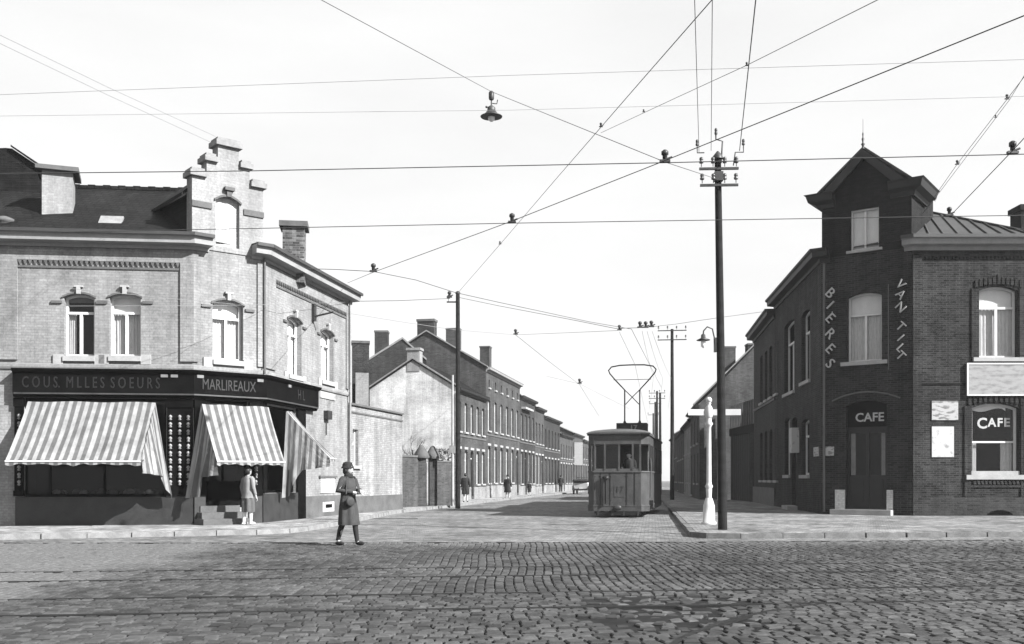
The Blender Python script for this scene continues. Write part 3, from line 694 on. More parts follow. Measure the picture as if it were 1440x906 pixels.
def side_pts(n0, out, zt, zb, hang):   # hang: list of (t, z_low)
    r = []
    for k in range(13):
        t = k/12; n = n0+(out-n0)*t
        for (t0, h0), (t1, h1) in zip(hang, hang[1:]):
            if t0 <= t <= t1+1e-6: h = h0+(h1-h0)*(t-t0)/max(1e-6, t1-t0); break
        r.append((n, slope(n, n0, out, zt, zb)-.01, min(h, slope(n, n0, out, zt, zb)-.02)))
    return r
awning(L1, L1.u(44), L1.u(222), zt, za, .24, 1.75, [(L1.u(222)+.0, side_pts(.24, 1.75, zt, za, [(0, .82), (.14, .98), (.26, 1.42), (.5, 1.46), (1, 1.52)]), .42)], 'long striped awning over the wide shop window')
awning(LC, .14, LC.L+.12, zt-.02, za+.02, .24, 1.25, [(.12, side_pts(.24, 1.25, zt-.02, za+.02, [(0, .84), (.5, .88), (.58, 1.4), (1, 1.45)]), -.42)], 'short striped awning over the corner door')
a3 = LS.u(392); awning(LS, a3, a3+.45, zt-.04, za+.16, .24, 1.6, [(a3-.02, side_pts(.24, 1.6, zt-.04, za+.16, [(0, .8), (.16, .84), (.27, 1.25), (.38, 1.6), (1, 1.72)]), -.25)], 'striped awning on the side street, seen end on')

# ------------------------------------------------------------------ house towering behind the shop
p0 = at(-60, 330, 29.5)
nb = thing('neighbour_house', 'sooty brick house rising behind the tiled shop roof', 'house', (p0.x, 31, .1))
m = MB(); pts = [at(-120, 300, 30), at(-120, 214, 30), at(8, 208, 30), at(17, 209, 30), at(56, 236, 30), at(62, 330, 30)]
m.prism([(q.x, q.y, max(0, q.z)) for q in pts[1:5]]+[(pts[4].x+.3, 30, .12), (pts[1].x, 30, .12)], (0, 6, 0)); m.build('wall', M_SOOT, nb)
m = MB(); a, b = at(16, 207, 29.95), at(58, 236, 29.95)
m.prism([(a.x, 29.9, a.z), (b.x, 29.9, b.z), (b.x, 29.9, b.z+.06), (a.x, 29.9, a.z+.06)], (0, 6.3, 0)); m.build('verge', M_SLATE, nb)

# ================================================================== LEFT SIDE OF THE STREET
A2 = Vector((-4.52, 41.05))
LA = Fr(C3+Vector((.02, .02)), A2)
annex = thing('annex', 'low pale annex with narrow window joined to the corner shop', 'building', (C3.x, C3.y, .12))
za1 = LA.z(491, 569)
aw_ = LA.op(496, 504, 604, 655)
m = MB(); wall(m, LA, 0, LA.L, 0, za1, [aw_], .14)
bk = [LA.p2(LA.L), LA.p2(LA.L)+Vector((-6, 1)), C3+Vector((-6, 1))]
for a, b in zip(bk, bk[1:]): m.face([(a.x, a.y, 0), (b.x, b.y, 0), (b.x, b.y, za1), (a.x, a.y, za1)])
m.face([(q.x, q.y, za1-.05) for q in [LA.p2(0)]+bk]); m.build('wall', M_WHITE2, annex)
window(LA, aw_, annex, .14, style='none', mull=False, transom=.6, fw=.09)
MB().sweep([(0, za1-.28), (.03, za1-.28), (.03, za1-.22), (0, za1-.22)], [LA.p2(0), LA.p2(LA.L)]).build('brick_band', M_STONED, annex)
MB().sweep([(-.3, za1-.001), (.08, za1-.001), (.08, za1+.07), (-.3, za1+.07)], [LA.p2(0), LA.p2(LA.L)]).build('coping', M_STONED, annex)
MB().fbox(LA, 0, LA.L, .001, .03, .05, LA.z(530, 697)).build('plinth', M_STONED, annex)
p = at(507, 520, 39.5); chimney(annex, p.x, p.y, .66, .7, 3.5, EYE+(HOR-481)*39.5/FPX, R(10), M_RED2, .1, .03)
p = at(509, 550, 38.6); MB().box((p.x, p.y, 4.6), (.5, .5, 1.7), R(10)).build('chimney_base', M_CREAM2, annex)

GY = 47.0
gw = thing('garden_wall', 'rough brick garden wall with a narrow gate and capped pillars', 'wall', (-3.9, 45, .118))
GA = Fr(at(564, 700, 43.5).xy, at(596, 700, 45.2).xy); GB = Fr(at(612, 700, 46.3).xy, at(640, 700, 47.4).xy)
MB().fbox(GA, 0, GA.L, -.2, 0, .1, 2.33).build('wall', M_RED3, gw); MB().fbox(GA, -.03, GA.L, -.24, .04, 2.33, 2.42).build('coping', M_STONED, gw)
MB().fbox(GB, 0, GB.L, -.2, 0, .1, 2.15).build('wall', M_RED3, gw); MB().fbox(GB, -.02, GB.L, -.23, .03, 2.15, 2.21).build('coping', M_STONED, gw)
for px, Y in ((593, 45.0), (608.5, 46.2)):
    q = at(px, 700, Y); pl = MB().box((q.x, q.y, 1.2), (.36, .36, 2.2), R(15)).build('pillar', M_RED3, gw)
    MB().lathe((q.x, q.y, 2.3), [(.34, 0), (.36, .06), (.3, .22), (.16, .46), (.1, .56), (.02, .6)], 10).build('pillar_cap', M_SKIRT, pl)
a, b = at(594.5, 700, 45.2), at(607, 700, 46.1); Gt = Fr(a.xy, b.xy)
g = MB().fbox(Gt, 0, Gt.L, -.3, -.25, .15, 2.1).build('gate', M_TRAMD, gw)

# bare young tree and bushes behind the garden wall
def bare_tree(loc, h, label, seed, name='bare_tree'):
    r2 = random.Random(seed); t = thing(name, label, 'tree', loc); tr = MB(); cr = MB(); Lc = Vector(loc)
    top = Lc+Vector((0, 0, h*.55)); tr.tube([Lc, Lc+Vector((.03, 0, h*.3)), top], [.07, .055, .04], 7)
    def grow(p, d, ln, r, n):
        e = p+d*ln; cr.tube([p, (p+e)/2+Vector((r2.uniform(-.03, .03), 0, .02)), e], [r, r*.8, r*.55], 5, False)
        if n:
            for _ in range(3): grow(p.lerp(e, r2.uniform(.5, 1)), (d+Vector((r2.uniform(-.7, .7), r2.uniform(-.7, .7), r2.uniform(-.1, .5)))).normalized(), ln*r2.uniform(.5, .75), r*.55, n-1)
    for k in range(7): grow(Lc+Vector((0, 0, h*(.3+.25*k/7))), Vector((math.cos(k*2.4)*.7, math.sin(k*2.4)*.7, .8)).normalized(), h*.15, .022, 3)
    tr.build('trunk', M_LEAF, t); cr.build('crown', M_LEAF, t)
bare_tree(tuple(at(580, 718, 49.5).xy)+(.05,), 5.0, 'slender bare tree in front of the whitewashed gable', 3)
def bush(loc, r, h, label, seed):
    r2 = random.Random(seed); t = thing('bush', label, 'bush', loc, 'bushes behind the garden wall'); m = MB()
    for _ in range(900):
        a, e = r2.uniform(0, 6.28), r2.random(); q = Vector(loc)+Vector((math.cos(a)*r*r2.random()**.5, math.sin(a)*r*r2.random()**.5, .3+h*e**.7))
        d = Vector((r2.gauss(0, 1), r2.gauss(0, 1), r2.gauss(0, 1))).normalized()*.07; s = d.cross(Vector((r2.gauss(0, 1), r2.gauss(0, 1), 1))).normalized()*.04
        m.face([q-d, q+s, q+d, q-s])
    m.build('crown', M_LEAF, t); s = MB()
    for k in range(4): s.tube([Vector(loc), Vector(loc)+Vector((math.cos(k*1.6)*r*.4, math.sin(k*1.6)*r*.4, h*.8))], [.03, .012], 5)
    s.build('trunk', M_LEAF, t)
bush(tuple(at(626, 700, 49).xy)+(.05,), .6, 2.5, 'ragged bush showing over the garden wall', 5)

# terrace of brick houses
H0 = Vector((-3.18, 57.0)); HD = Vector((.186, .9825)).normalized()
def hp_(Y): return H0+HD*((Y-57.0)/HD.y)
def row_house(Y0, Y1, ze, depth, label, mat, nw, rows, rise=2.2, seed=1, cornmat=None, name='terraced_house', door=0, roofmat=None, whiteg=False, gf=None, plinth=M_WHITE2):
    r2 = random.Random(seed); F = Fr(hp_(Y0), hp_(Y1)); h = thing(name, label, 'house', (F.o.x, F.o.y, .118), 'brick terrace along the left pavement')
    ops = []; pitch = F.L/nw
    for ri, (z0, z1, arch, w) in enumerate(rows):
        for k in range(nw):
            c = pitch*(k+.5); d = dict(u0=c-w/2, u1=c+w/2, z0=z0, z1=z1, arch=arch, row=ri)
            if ri == 0 and k == door: d['z0'] = .3; d['door'] = True
            ops.append(d)
    m = MB(); wall(m, F, 0, F.L, 0, ze-.1, ops, .14)
    B = -F.n*depth; o, e = F.p2(0), F.p2(F.L); ob, eb = o+B, e+B; zr = ze+rise; om, em = o+B/2, e+B/2
    if not whiteg: m.face([v(ob, 0), v(o, 0), v(o, ze-.05), v(om, zr), v(ob, ze-.05)])
    m.face([v(e, 0), v(eb, 0), v(eb, ze-.05), v(em, zr), v(e, ze-.05)]); m.face([v(eb, 0), v(ob, 0), v(ob, ze), v(eb, ze)])
    m.build('wall', mat, h)
    if whiteg:
        m = MB(); m.face([v(ob, 0), v(o, 0), v(o, ze-.05), v(om, zr), v(ob, ze-.05)]); m.build('gable_wall', M_WHITE, h)
    rf = MB(); ex = Vector((F.d.x, F.d.y, 0))*.0; n3 = Vector((F.n.x, F.n.y, 0))
    d = -F.d*.08
    P = lambda p, z: (p.x, p.y, z)
    o2, om2, ob2 = o+d, om+d, ob+d; fo = F.n*.12
    rf.prism([P(o2+fo, ze-.1), P(e+fo, ze-.1), P(em, zr+.02), P(om2, zr+.02)], (0, 0, .1)); rf.prism([P(om2, zr+.02), P(em, zr+.02), P(eb, ze-.05), P(ob2, ze-.05)], (0, 0, .1))
    roof = rf.build('roof', roofmat or M_SLATE, h)
    cp = MB()
    for a, b, za_, zb_ in ((o2+fo, om2, ze-.02, zr+.13), (om2, ob2, zr+.13, ze+.05)):
        cp.prism([P(a, za_), P(b, zb_), P(b, zb_+.09), P(a, za_+.09)], (F.d.x*.22, F.d.y*.22, 0))
    cp.build('verge_coping', M_COPE, roof)
    MB().sweep(CORNS(ze), [F.p2(.01), F.p2(F.L-.01)]).build('cornice', cornmat or M_TIMBERD, h)
    for q in ops:
        if q.get('door'):
            dd = MB().fbox(F, q['u0']+.01, q['u1']-.01, -.2, -.13, .3, q['z1']-.55).build('door', M_TRAMD, h)
            MB().fbox(F, q['u0']+.01, q['u1']-.01, -.2, -.12, q['z1']-.53, q['z1']-.46).build('transom', M_FRAME, dd)
            MB().fbox(F, q['u0']+.01, q['u1']-.01, -.17, -.16, q['z1']-.46, q['z1']).build('fanlight', M_GLASSD, dd)
        else: window(F, q, h, .13, style=r2.choice(('none', 'none', 'curtain', 'net')), transom=.68, fw=.055, sillw=.07, sill=.045, depth=.35)
        if q['row'] == 0:
            MB().fbox(F, q['u0']-.05, q['u1']+.05, .001, .03, q['z1']+.02, q['z1']+.16).build('lintel', M_STONE, h)
    zz = rows[0][0]
    q = MB(); us = [0]+[x for o_ in ops if o_.get('door') for x in (o_['u0'], o_['u1'])]+[F.L]
    for a, b in zip(us[::2], us[1::2]):
        if b-a > .05: q.fbox(F, a, b, .001, .04, .05, zz-.18)
    q.build('plinth', plinth, h)
    MB().sweep([(0, 0), (.04, 0), (.04, .1), (0, .1)], [F.p2(0), F.p2(F.L)]).build('string_course', M_STONED, h).location.z = rows[1][0]-.32
    return h, F, (o, om, ob, zr)
R2 = [(1.05, 3.1, .16, .78), (4.15, 5.9, .1, .7)]
h1, F1, g1 = row_house(57, 64.8, 6.63, 5.2, 'terraced brick house with whitewashed gable end beside the garden', M_RED3, 5, R2, 1.55, 1, whiteg=True, door=2)
p = g1[1]; chimney(h1, p.x+.1, p.y+.25, .75, .6, g1[3]-.6, g1[3]+.75, R(-11), M_CREAM2, .14, .06, M_CREAM2)
MB().tube([F1.p(-.1, .12, .2), F1.p(-.1, .12, 6.4)], .05).build('downpipe', M_STONE, h1)
h2, F2, g2 = row_house(64.82, 77, 8.66, 8.0, 'tall three-storey terraced brick house with small attic windows', M_RED3, 6, [(1.1, 3.55, .2, .85), (4.55, 6.6, .1, .8), (7.4, 7.95, .1, .45)], 2.3, 2, M_TIMBER, door=5)
p = g2[1]; chimney(h2, p.x+.0, p.y+.4, 1.15, .7, g2[3]-.8, g2[3]+.95, R(-11), M_RED2, .15, .05)
q = g2[0].lerp(g2[1], .55); chimney(h2, q.x, q.y+.6, .9, .6, g2[3]-2, g2[3]+.35, R(-11), M_RED3, .1, .02)
q = g2[0].lerp(g2[1], .3); chimney(h2, q.x+1.0, q.y+6, .7, .7, g2[3]-1.8, g2[3]-.15, R(-11), M_RED3, .1, .04)
h3, F3, g3 = row_house(77.02, 84, 7.84, 7, 'terraced brick house with a balcony sill between tall and lower roofs', M_RED2, 4, [(1.0, 3.5, .1, .8), (4.5, 6.5, .1, .75)], 1.6, 3, M_TIMBERD, door=1)
MB().fbox(F3, F3.L*.1, F3.L*.62, .002, .35, 6.85, 7.0).build('balcony_slab', M_STONE, h3)
h4, F4, g4 = row_house(84.02, 88.9, 7.47, 7, 'narrow terraced brick house with pale shopfront posts', M_RED3, 3, [(.9, 3.4, 0, .95), (4.4, 6.2, .1, .75)], 1.4, 4, M_TIMBERD, door=2)
q = g4[1]; chimney(h4, q.x, q.y+4, .8, .6, g4[3]-1, g4[3]+.7, R(-11), M_RED3)
h5, F5, g5 = row_house(88.92, 98.9, 7.0, 7, 'low-roofed terraced brick house with big rear chimney', M_RED2, 5, [(1.0, 3.2, .1, .8), (4.2, 5.9, .1, .7)], 1.5, 5, M_TIMBERD, door=3)
q = g5[1]; chimney(h5, q.x, q.y+4, .9, .7, g5[3]-1, g5[3]+.6, R(-11), M_RED3); chimney(h5, q.x+1.2, q.y+9, .9, .7, g5[3]-1, g5[3]+.5, R(-11), M_PATCH)
h6, F6, g6 = row_house(98.92, 108.7, 5.9, 7, 'lowest terraced brick house far down the street', M_RED3, 5, [(.95, 2.9, .1, .8), (3.5, 4.9, .1, .7)], 1.5, 6, M_TIMBERD, door=1)
h7, F7, g7 = row_house(108.72, 118, 6.4, 7, 'far terraced house carrying a tall white sign', M_RED3, 4, [(.95, 3.0, .1, .8), (3.8, 5.4, .1, .7)], 1.5, 7, M_TIMBERD, door=1)
q = MB().fbox(F7, 1.2, 1.28, .05, .95, 2.9, 5.4); q.build('sign_board', M_WPAINT, h7)
h8, F8, g8 = row_house(118.02, 130, 6.0, 7, 'last terraced house seen past the tram', M_RED3, 5, [(.95, 3.0, .1, .8), (3.8, 5.2, .1, .7)], 1.5, 8, M_TIMBERD, door=1)
q = g7[1]; chimney(h7, q.x, q.y+4, .8, .7, g7[3]-1, g7[3]+.8, 0, M_RED3)

# brick rear wing standing behind the white gable
rw_ = thing('rear_wing', 'brick rear wing with pale gable coping behind the whitewashed house', 'house', (-8, 59.5, .1))
Y = 59.5; ap = at(566, 477, Y); lf = at(498, 520, Y); rt = at(600, 507, Y)
m = MB(); m.prism([(lf.x, Y, 0), (rt.x, Y, 0), (rt.x, Y, rt.z), (ap.x, Y, ap.z), (lf.x, Y, lf.z)], (-.6, 7, 0)); m.build('wall', M_RED2, rw_)
q = MB()
for a, b in ((lf, ap), (ap, rt)): q.prism([(a.x, Y-.06, a.z), (b.x, Y-.06, b.z), (b.x, Y-.06, b.z+.12), (a.x, Y-.06, a.z+.12)], (-.6, 7.1, 0))
q.build('verge_coping', M_COPE, rw_)
p = at(537, 480, 61); chimney(rw_, p.x, p.y, .8, .7, 7.5, EYE+(HOR-466)*61/FPX, 0, M_RED2, .12, .03)

# ================================================================== RIGHT CORNER CAFE
Q1 = Vector((13.47, 33.5)); Q2 = Vector((10.97, 35.3)); S1 = Vector((11.95, 45.2)); S2_ = Vector((13.02, 53.6))
cafe = thing('corner_cafe', 'dark brick corner cafe with gabled turret and raised letters', 'building', (Q1.x, Q1.y, .118))
RF = Fr(Q1, (Q1.x+8, Q1.y-.05)); RC = Fr(Q2, Q1); RS = Fr(S1, Q2)
ZQ = RF.z(1283, 335)
f1 = RF.op(1377, 1431, 402, 503, .16); f2 = RF.op(1367, 1433, 567, 668, .16)
f3 = dict(f1, u0=f1['u0']+2.6, u1=f1['u1']+2.6); f4 = dict(f2, u0=f2['u0']+2.6, u1=f2['u1']+2.6)
c1 = RC.op(1191, 1240, 411, 508, .14); c2 = RC.op(1189, 1247, 563, 716, .16); c2['z0'] = .34
s_up = [RS.op(1103, 1117, 452, 552, .1), RS.op(1127, 1139, 437, 536, .1)]
s_dn = [RS.op(1103.5, 1111, 588, 668, .1), RS.op(1127, 1138, 590, 668, .1)]
s_dr = RS.op(1113.5, 1121, 587, 704, .1); s_dr['z0'] = .3
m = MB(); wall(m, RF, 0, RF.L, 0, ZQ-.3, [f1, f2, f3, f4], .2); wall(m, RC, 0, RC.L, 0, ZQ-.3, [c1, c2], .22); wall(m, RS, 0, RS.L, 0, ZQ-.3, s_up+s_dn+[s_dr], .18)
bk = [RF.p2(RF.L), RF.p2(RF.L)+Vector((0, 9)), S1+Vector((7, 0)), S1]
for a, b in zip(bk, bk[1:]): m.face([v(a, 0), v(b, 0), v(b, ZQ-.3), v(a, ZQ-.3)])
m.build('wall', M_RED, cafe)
for k_, o_ in enumerate((f1, f3)): window(RF, o_, cafe, .2, style='curtain', sill=.06, sillmat=M_STONE, transom=.7, fw=.08, sillw=.22)
window(RC, c1, cafe, .22, style='curtain', sill=.06, transom=.68, fw=.07, sillw=.2)
for o_ in s_up+s_dn: window(RS, o_, cafe, .18, style='none', sill=.06, fw=.08, sillw=.1)
# cafe windows on the ground floor: painted CAFE over a half curtain
for o_ in (f2, f4):
    w = window(RF, o_, cafe, .2, style='none', sill=.07, sillmat=M_STONE, transom=0, mull=False, fw=.09, sillw=.22, depth=.8)
    a, b, z0, z1 = o_['u0']+.09, o_['u1']-.09, o_['z0'], o_['z1']
    zc = z0+(z1-z0)*.46
    MB().fbox(RF, a, b, -.235, -.2, zc-.03, zc+.03).build('curtain_rail', M_FRAME, w)
    for x0, x1 in ((a, a+.2), (b-.38, b)):
        mm = MB(); mm.grid([[RF.p(x0+(x1-x0)*i/10, -.33+.02*math.sin(i*1.9), zz) for i in range(11)] for zz in (z0+.05, zc)]); mm.build('curtain', M_CURT, w)
    mm = MB(); mm.grid([[RF.p(a+(b-a)*.82*i/10, -.24, z1-.22-.06*math.sin(i*.6)-.05*(i == 10)) for i in range(11)], [RF.p(a+(b-a)*.82*i/10, -.24, z1-.02-.11*((i-5)/5)**2) for i in range(11)]]); mm.build('blind', M_BLIND, w)
    text('C', .5, fmat(RF, a+.34, -.205, zc+.62), M_LETTER, 'lettering', w, .004, bold=.012); [text(c_, .4, fmat(RF, a+.34+x_, -.205, zc+.65), M_LETTER, 'lettering', w, .004, bold=.012) for c_, x_ in (('A', .33), ('F', .6), ('E', .84))]
    MB().fbox(RF, o_['u0']-.02, o_['u1']+.02, -.18, .001, z0-.001, z0+.13).build('bottom_rail', M_STONE, w)
# raised brick surrounds and arches on the front
for o_ in (f1, f2, f3, f4):
    q = MB()
    for a, b in ((o_['u0']-.27, o_['u0']-.05), (o_['u1']+.05, o_['u1']+.27)): q.fbox(RF, a, b, .001, .045, o_['z0']-(.9 if o_ in (f2, f4) else 0)+.003, o_['z1']-.1)
    for i in range(11):
        t = (i-5)/5.4; c = (o_['u0']+o_['u1'])/2; hw = (o_['u1']-o_['u0'])/2+.16; u = c+t*hw; z = o_['z1']+.05-.13*t*t
        q.fbox(RF, u-.05, u+.05, .001, .06 if i == 5 else .048, z, z+.24+(.08 if i == 5 else 0))
    q.build('brick_surround', M_RED, cafe)
q = MB()
for o_ in (f2, f4):
    for i in range(12):
        u = o_['u0']+(o_['u1']-o_['u0'])*(i+.5)/12; q.prism([RF.p(u-.05, .002, o_['z0']-.2), RF.p(u+.03, .002, o_['z0']-.2), RF.p(u+.06, .002, o_['z0']-.32), RF.p(u-.02, .002, o_['z0']-.32)], (0, -.05, 0))
    q.fbox(RF, o_['u0']-.05, o_['u1']+.05, .001, .04, o_['z0']-.42, o_['z0']-.35)
q.build('brick_dentils', M_RED2, cafe)
q = MB(); zz = ZQ-.62
for i in range(60):
    u = .3+i*.13
    if u < RF.L: q.fbox(RF, u, u+.065, .001, .04, zz-.09, zz)
q.fbox(RF, .2, RF.L, .001, .045, zz, zz+.09); q.build('brick_dentils', M_RED2, cafe)
MB().fbox(RF, .002, .3, .001, .06, .06, ZQ-.5).build('corner_pier', M_RED, cafe)
MB().fbox(RF, .3, RF.L, .001, .05, .06, .75).build('plinth', M_RED2, cafe)
q = MB(); 
for i in range(8):
    t0, t1 = i/8, (i+1)/8; a, b = RF.u(1388), RF.u(1423); f = lambda t: .14+.12*math.sin(math.pi*t)**.7
    q.hexa([RF.p(a+(b-a)*t0, .056, .15), RF.p(a+(b-a)*t1, .056, .15), RF.p(a+(b-a)*t1, .051, .15), RF.p(a+(b-a)*t0, .051, .15)], [RF.p(a+(b-a)*t0, .056, .05+f(t0)), RF.p(a+(b-a)*t1, .056, .05+f(t1)), RF.p(a+(b-a)*t1, .051, .05+f(t1)), RF.p(a+(b-a)*t0, .051, .05+f(t0))])
q.build('cellar_opening', M_DARK, cafe)
MB().sweep([(0, 0), (.03, 0), (.03, .06), (0, .06)], [RF.p2(.3), RF.p2(RF.u(1358))]).build('string_course', M_SOOT, cafe).location.z = RF.z(1320, 541)
# cornices
CORQ = lambda z: [(0, z-.42), (.06, z-.42), (.08, z-.3), (.36, z-.27), (.38, z-.1), (.44, z-.07), (.46, z), (0, z)]
MB().sweep(CORQ(ZQ), [RC.p2(RC.L-.25), Q1, RF.p2(RF.L)]).build('cornice', M_TIMBER, cafe)
MB().sweep(CORQ(ZQ), [S1+Vector((0, 0)), Q2, RC.p2(.3)]).build('cornice', M_TIMBERD, cafe)
MB().sweep([(.462, ZQ-.08), (.5, ZQ-.08), (.5, ZQ+.03), (.462, ZQ+.03)], [RC.p2(RC.L-.25), Q1, RF.p2(RF.L)]).build('gutter', M_ZINC, cafe)
# door
q = MB(); u0, u1 = c2['u0'], c2['u1']; zt = c2['z0']+(c2['z1']-c2['z0'])*.73
q.fbox(RC, u0, u1, -.27, -.21, zt, zt+.1)
for a, b in ((u0+.005, u0+.1), ((u0+u1)/2-.06, (u0+u1)/2+.06), (u1-.1, u1-.005)): q.fbox(RC, a, b, -.27, -.2, c2['z0'], zt)
dz = c2['z0']
for a, b in ((u0+.1, (u0+u1)/2-.06), ((u0+u1)/2+.06, u1-.1)):
    q.fbox(RC, a, b, -.265, -.215, dz, dz+1.15); q.fbox(RC, a, b, -.265, -.215, zt-.12, zt); q.fbox(RC, a+.08, b-.08, -.22, -.195, dz+.2, dz+.55); q.fbox(RC, a+.08, b-.08, -.22, -.195, dz+.65, dz+1.0)
door = q.build('door', M_TRAMD, cafe)
q = MB(); q.face([RC.p(u0, -.245, dz+1.15), RC.p(u1, -.245, dz+1.15), RC.p(u1, -.245, zt), RC.p(u0, -.245, zt)]); q.build('pane', M_GLASSD, door)
q = MB(); q.face([RC.p(u0-.1, -.6, dz), RC.p(u1+.1, -.6, dz), RC.p(u1+.1, -.6, c2['z1']), RC.p(u0-.1, -.6, c2['z1'])]); q.build('interior', M_DARK, door)
for a, b in ((u0+.1, u0+.26), (u1-.26, u1-.1)):
    q = MB(); q.face([RC.p(a, -.3, dz+1.15), RC.p(b, -.3, dz+1.15), RC.p(b, -.3, zt), RC.p(a, -.3, zt)]); q.build('curtain', M_CURT, door)
q = MB(); q.fbox(RC, u0, u1, -.25, -.23, zt+.1, c2['z1']); tr_ = q.build('transom_panel', M_SHOP, door)
text('CAFE', .42, fmat(RC, (u0+u1)/2+.06, -.225, zt+.42), M_LETTER, 'lettering', door, .004, bold=.008)
for a, b in ((RC.u(1175), u0-.01), (u1+.01, RC.u(1256))): MB().fbox(RC, a, b, .001, .07, .3, .98).build('door_block', M_WHITE, cafe)
MB().fbox(RC, RC.u(1172), RC.u(1257), .001, .4, .06, .3).build('step', M_STONE, cafe); MB().fbox(RC, u0, u1, -.25, .002, .06, .335).build('threshold', M_STONED, cafe)
q = MB(); pp = []
for i in range(13):
    t = (i-6)/6; pp.append(RC.p((u0+u1)/2+t*1.15, .05, c2['z1']+.28-.26*t*t))
q.tube(pp, .03, 6); q.build('hood_mould', M_STONED, cafe)
# raised letters
for s, px, rows in (('BIERES', 1168, (413, 430, 448, 470, 491, 512)), ('VAN', 1267, (401, 415, 433)), ('TILT', 1267, (460, 476, 490, 501))):
    for ch, py in zip(s, rows):
        text(ch, .5 if s == 'BIERES' else .42, fmat(RC, RC.u(px), .07, RC.z(px, py), R(-48)), M_LETTER, 'letter', cafe, .03)
q = MB().fbox(RC, RC.u(1173)-.05, RC.u(1173)-.03, .07, .1, RC.z(1173, 441)-.03, RC.z(1173, 441)+.06); q.build('letter', M_LETTER, cafe)
# enamel plates and posters
for F_, a, b, y0, y1, mt, nm in ((RC, 1158, 1173, 628, 641, M_POST1, 'plate'), (RS, 1145, 1152, 629, 642, M_POST1, 'plate'), (RF, 1310, 1347, 564, 591, M_POST1, 'poster'), (RF, 1310, 1341, 600, 643, M_POST2, 'poster')):
    c = (a+b)/2; MB().fbox(F_, F_.u(a), F_.u(b), .002, .03, F_.z(c, y1), F_.z(c, y0)).build(nm, mt, cafe)
MB().fbox(RS, RS.u(1120.5), RS.u(1124), .002, .3, RS.z(1122, 637), RS.z(1122, 602)).build('shop_sign', M_POST2, cafe)
MB().fbox(RF, RF.u(1358), RF.u(1358)+4.2, .02, .09, RF.z(1400, 557), RF.z(1400, 511)).build('sign_board', M_SIGN, cafe)
q = MB(); z0, z1, a = RF.z(1400, 557), RF.z(1400, 511), RF.u(1358)
for zA, zB, uA_, uB_ in ((z0, z0+.05, a, a+4.2), (z1-.05, z1, a, a+4.2), (z0+.05, z1-.05, a, a+.05)): q.fbox(RF, uA_, uB_, .091, .11, zA, zB)
q.build('sign_border', M_FRAME, cafe)
MB().tube([RC.p(.12, .08, .2), RC.p(.12, .08, ZQ-.5)], .045).build('downpipe', M_STONED, cafe)
MB().tube([RC.p(RC.u(1250), .05, RC.z(1250, 520)), RC.p(RC.u(1250), .05, RC.z(1250, 400))], .02).build('downpipe', M_STONED, cafe)
# street door
dd = MB().fbox(RS, s_dr['u0'], s_dr['u1'], -.2, -.15, .3, s_dr['z1']-.6).build('door', M_TRAMD, cafe); MB().fbox(RS, s_dr['u0'], s_dr['u1'], -.18, -.17, s_dr['z1']-.6, s_dr['z1']).build('fanlight', M_GLASSD, dd)
MB().fbox(RS, s_dr['u0']-.1, s_dr['u1']+.1, .001, .4, .06, .28).build('step', M_STONE, cafe)
# gabled turret over the cut corner
ZE = RF.z(1283, 255); ZA = RC.z(1208, 214)
TB = -RC.n*3.0
tw = RC.op(1196, 1236, 293, 351, 0)
m = MB(); FT = Fr(RC.p2(0, .01), RC.p2(RC.L, .01))
wall(m, FT, .02, RC.L-.02, ZQ-.3, ZE, [tw], .12, [(.02, ZE), (RC.L/2, ZA-.25), (RC.L-.02, ZE)])
for u in (.02, RC.L-.02):
    a = FT.p2(u); b = a+TB; m.face([v(a, ZQ-.3), v(b, ZQ-.3), v(b, ZE), v(a, ZE)])
a, b, c = FT.p2(.02)+TB, FT.p2(RC.L-.02)+TB, FT.p2(RC.L/2)+TB; m.face([v(a, ZQ-.3), v(b, ZQ-.3), v(b, ZE), v(c, ZA-.25), v(a, ZE)])
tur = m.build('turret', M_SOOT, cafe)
w = window(FT, tw, cafe, .12, style='blind', sill=.04, transom=0, fw=.06)
m = MB(); ov = .06
for s in (0, 1):
    u_e = -ov if s == 0 else RC.L+ov; z_e = ZE-.02
    p0, p1 = FT.p2(u_e, .28), FT.p2(u_e)+TB; r0, r1 = FT.p2(RC.L/2, .28), FT.p2(RC.L/2)+TB
    m.prism([v(p0, z_e), v(p1, z_e), v(r1, ZA), v(r0, ZA)], (0, 0, .09))
rf = m.build('turret_roof', M_ZINC, cafe)
q = MB()
for s in (0, 1):
    ue = -.02 if s == 0 else RC.L+.02; sg = 1 if s == 0 else -1
    p = [FT.p(ue, .2, ZE-.13), FT.p(RC.L/2, .2, ZA-.02), FT.p(RC.L/2, .2, ZA-.34), FT.p(ue+sg*.3, .2, ZE-.25)]
    q.prism(p, (RC.n.x*.14, RC.n.y*.14, 0))
q.build('barge_board', M_TIMBERD, rf)
for path in ([FT.p2(0)+TB*.6, FT.p2(0), FT.p2(.5)], [FT.p2(RC.L-.7), FT.p2(RC.L), FT.p2(RC.L)+TB*.6]):
    MB().sweep([(0, ZE-.48), (.08, ZE-.48), (.14, ZE-.34), (.36, ZE-.26), (.42, ZE-.06), (.48, ZE-.0), (0, ZE+.0)], path).build('turret_cornice', M_TIMBERD, rf)
q = MB().lathe(v(FT.p2(RC.L/2, .3), ZA-.02), [(.06, 0), (.03, .1), (.07, .16), (.025, .22), (.05, .34), (.02, .4), (.03, .52), (.008, .58), (.006, 1.02)], 8); q.build('finial', M_IRON, rf)
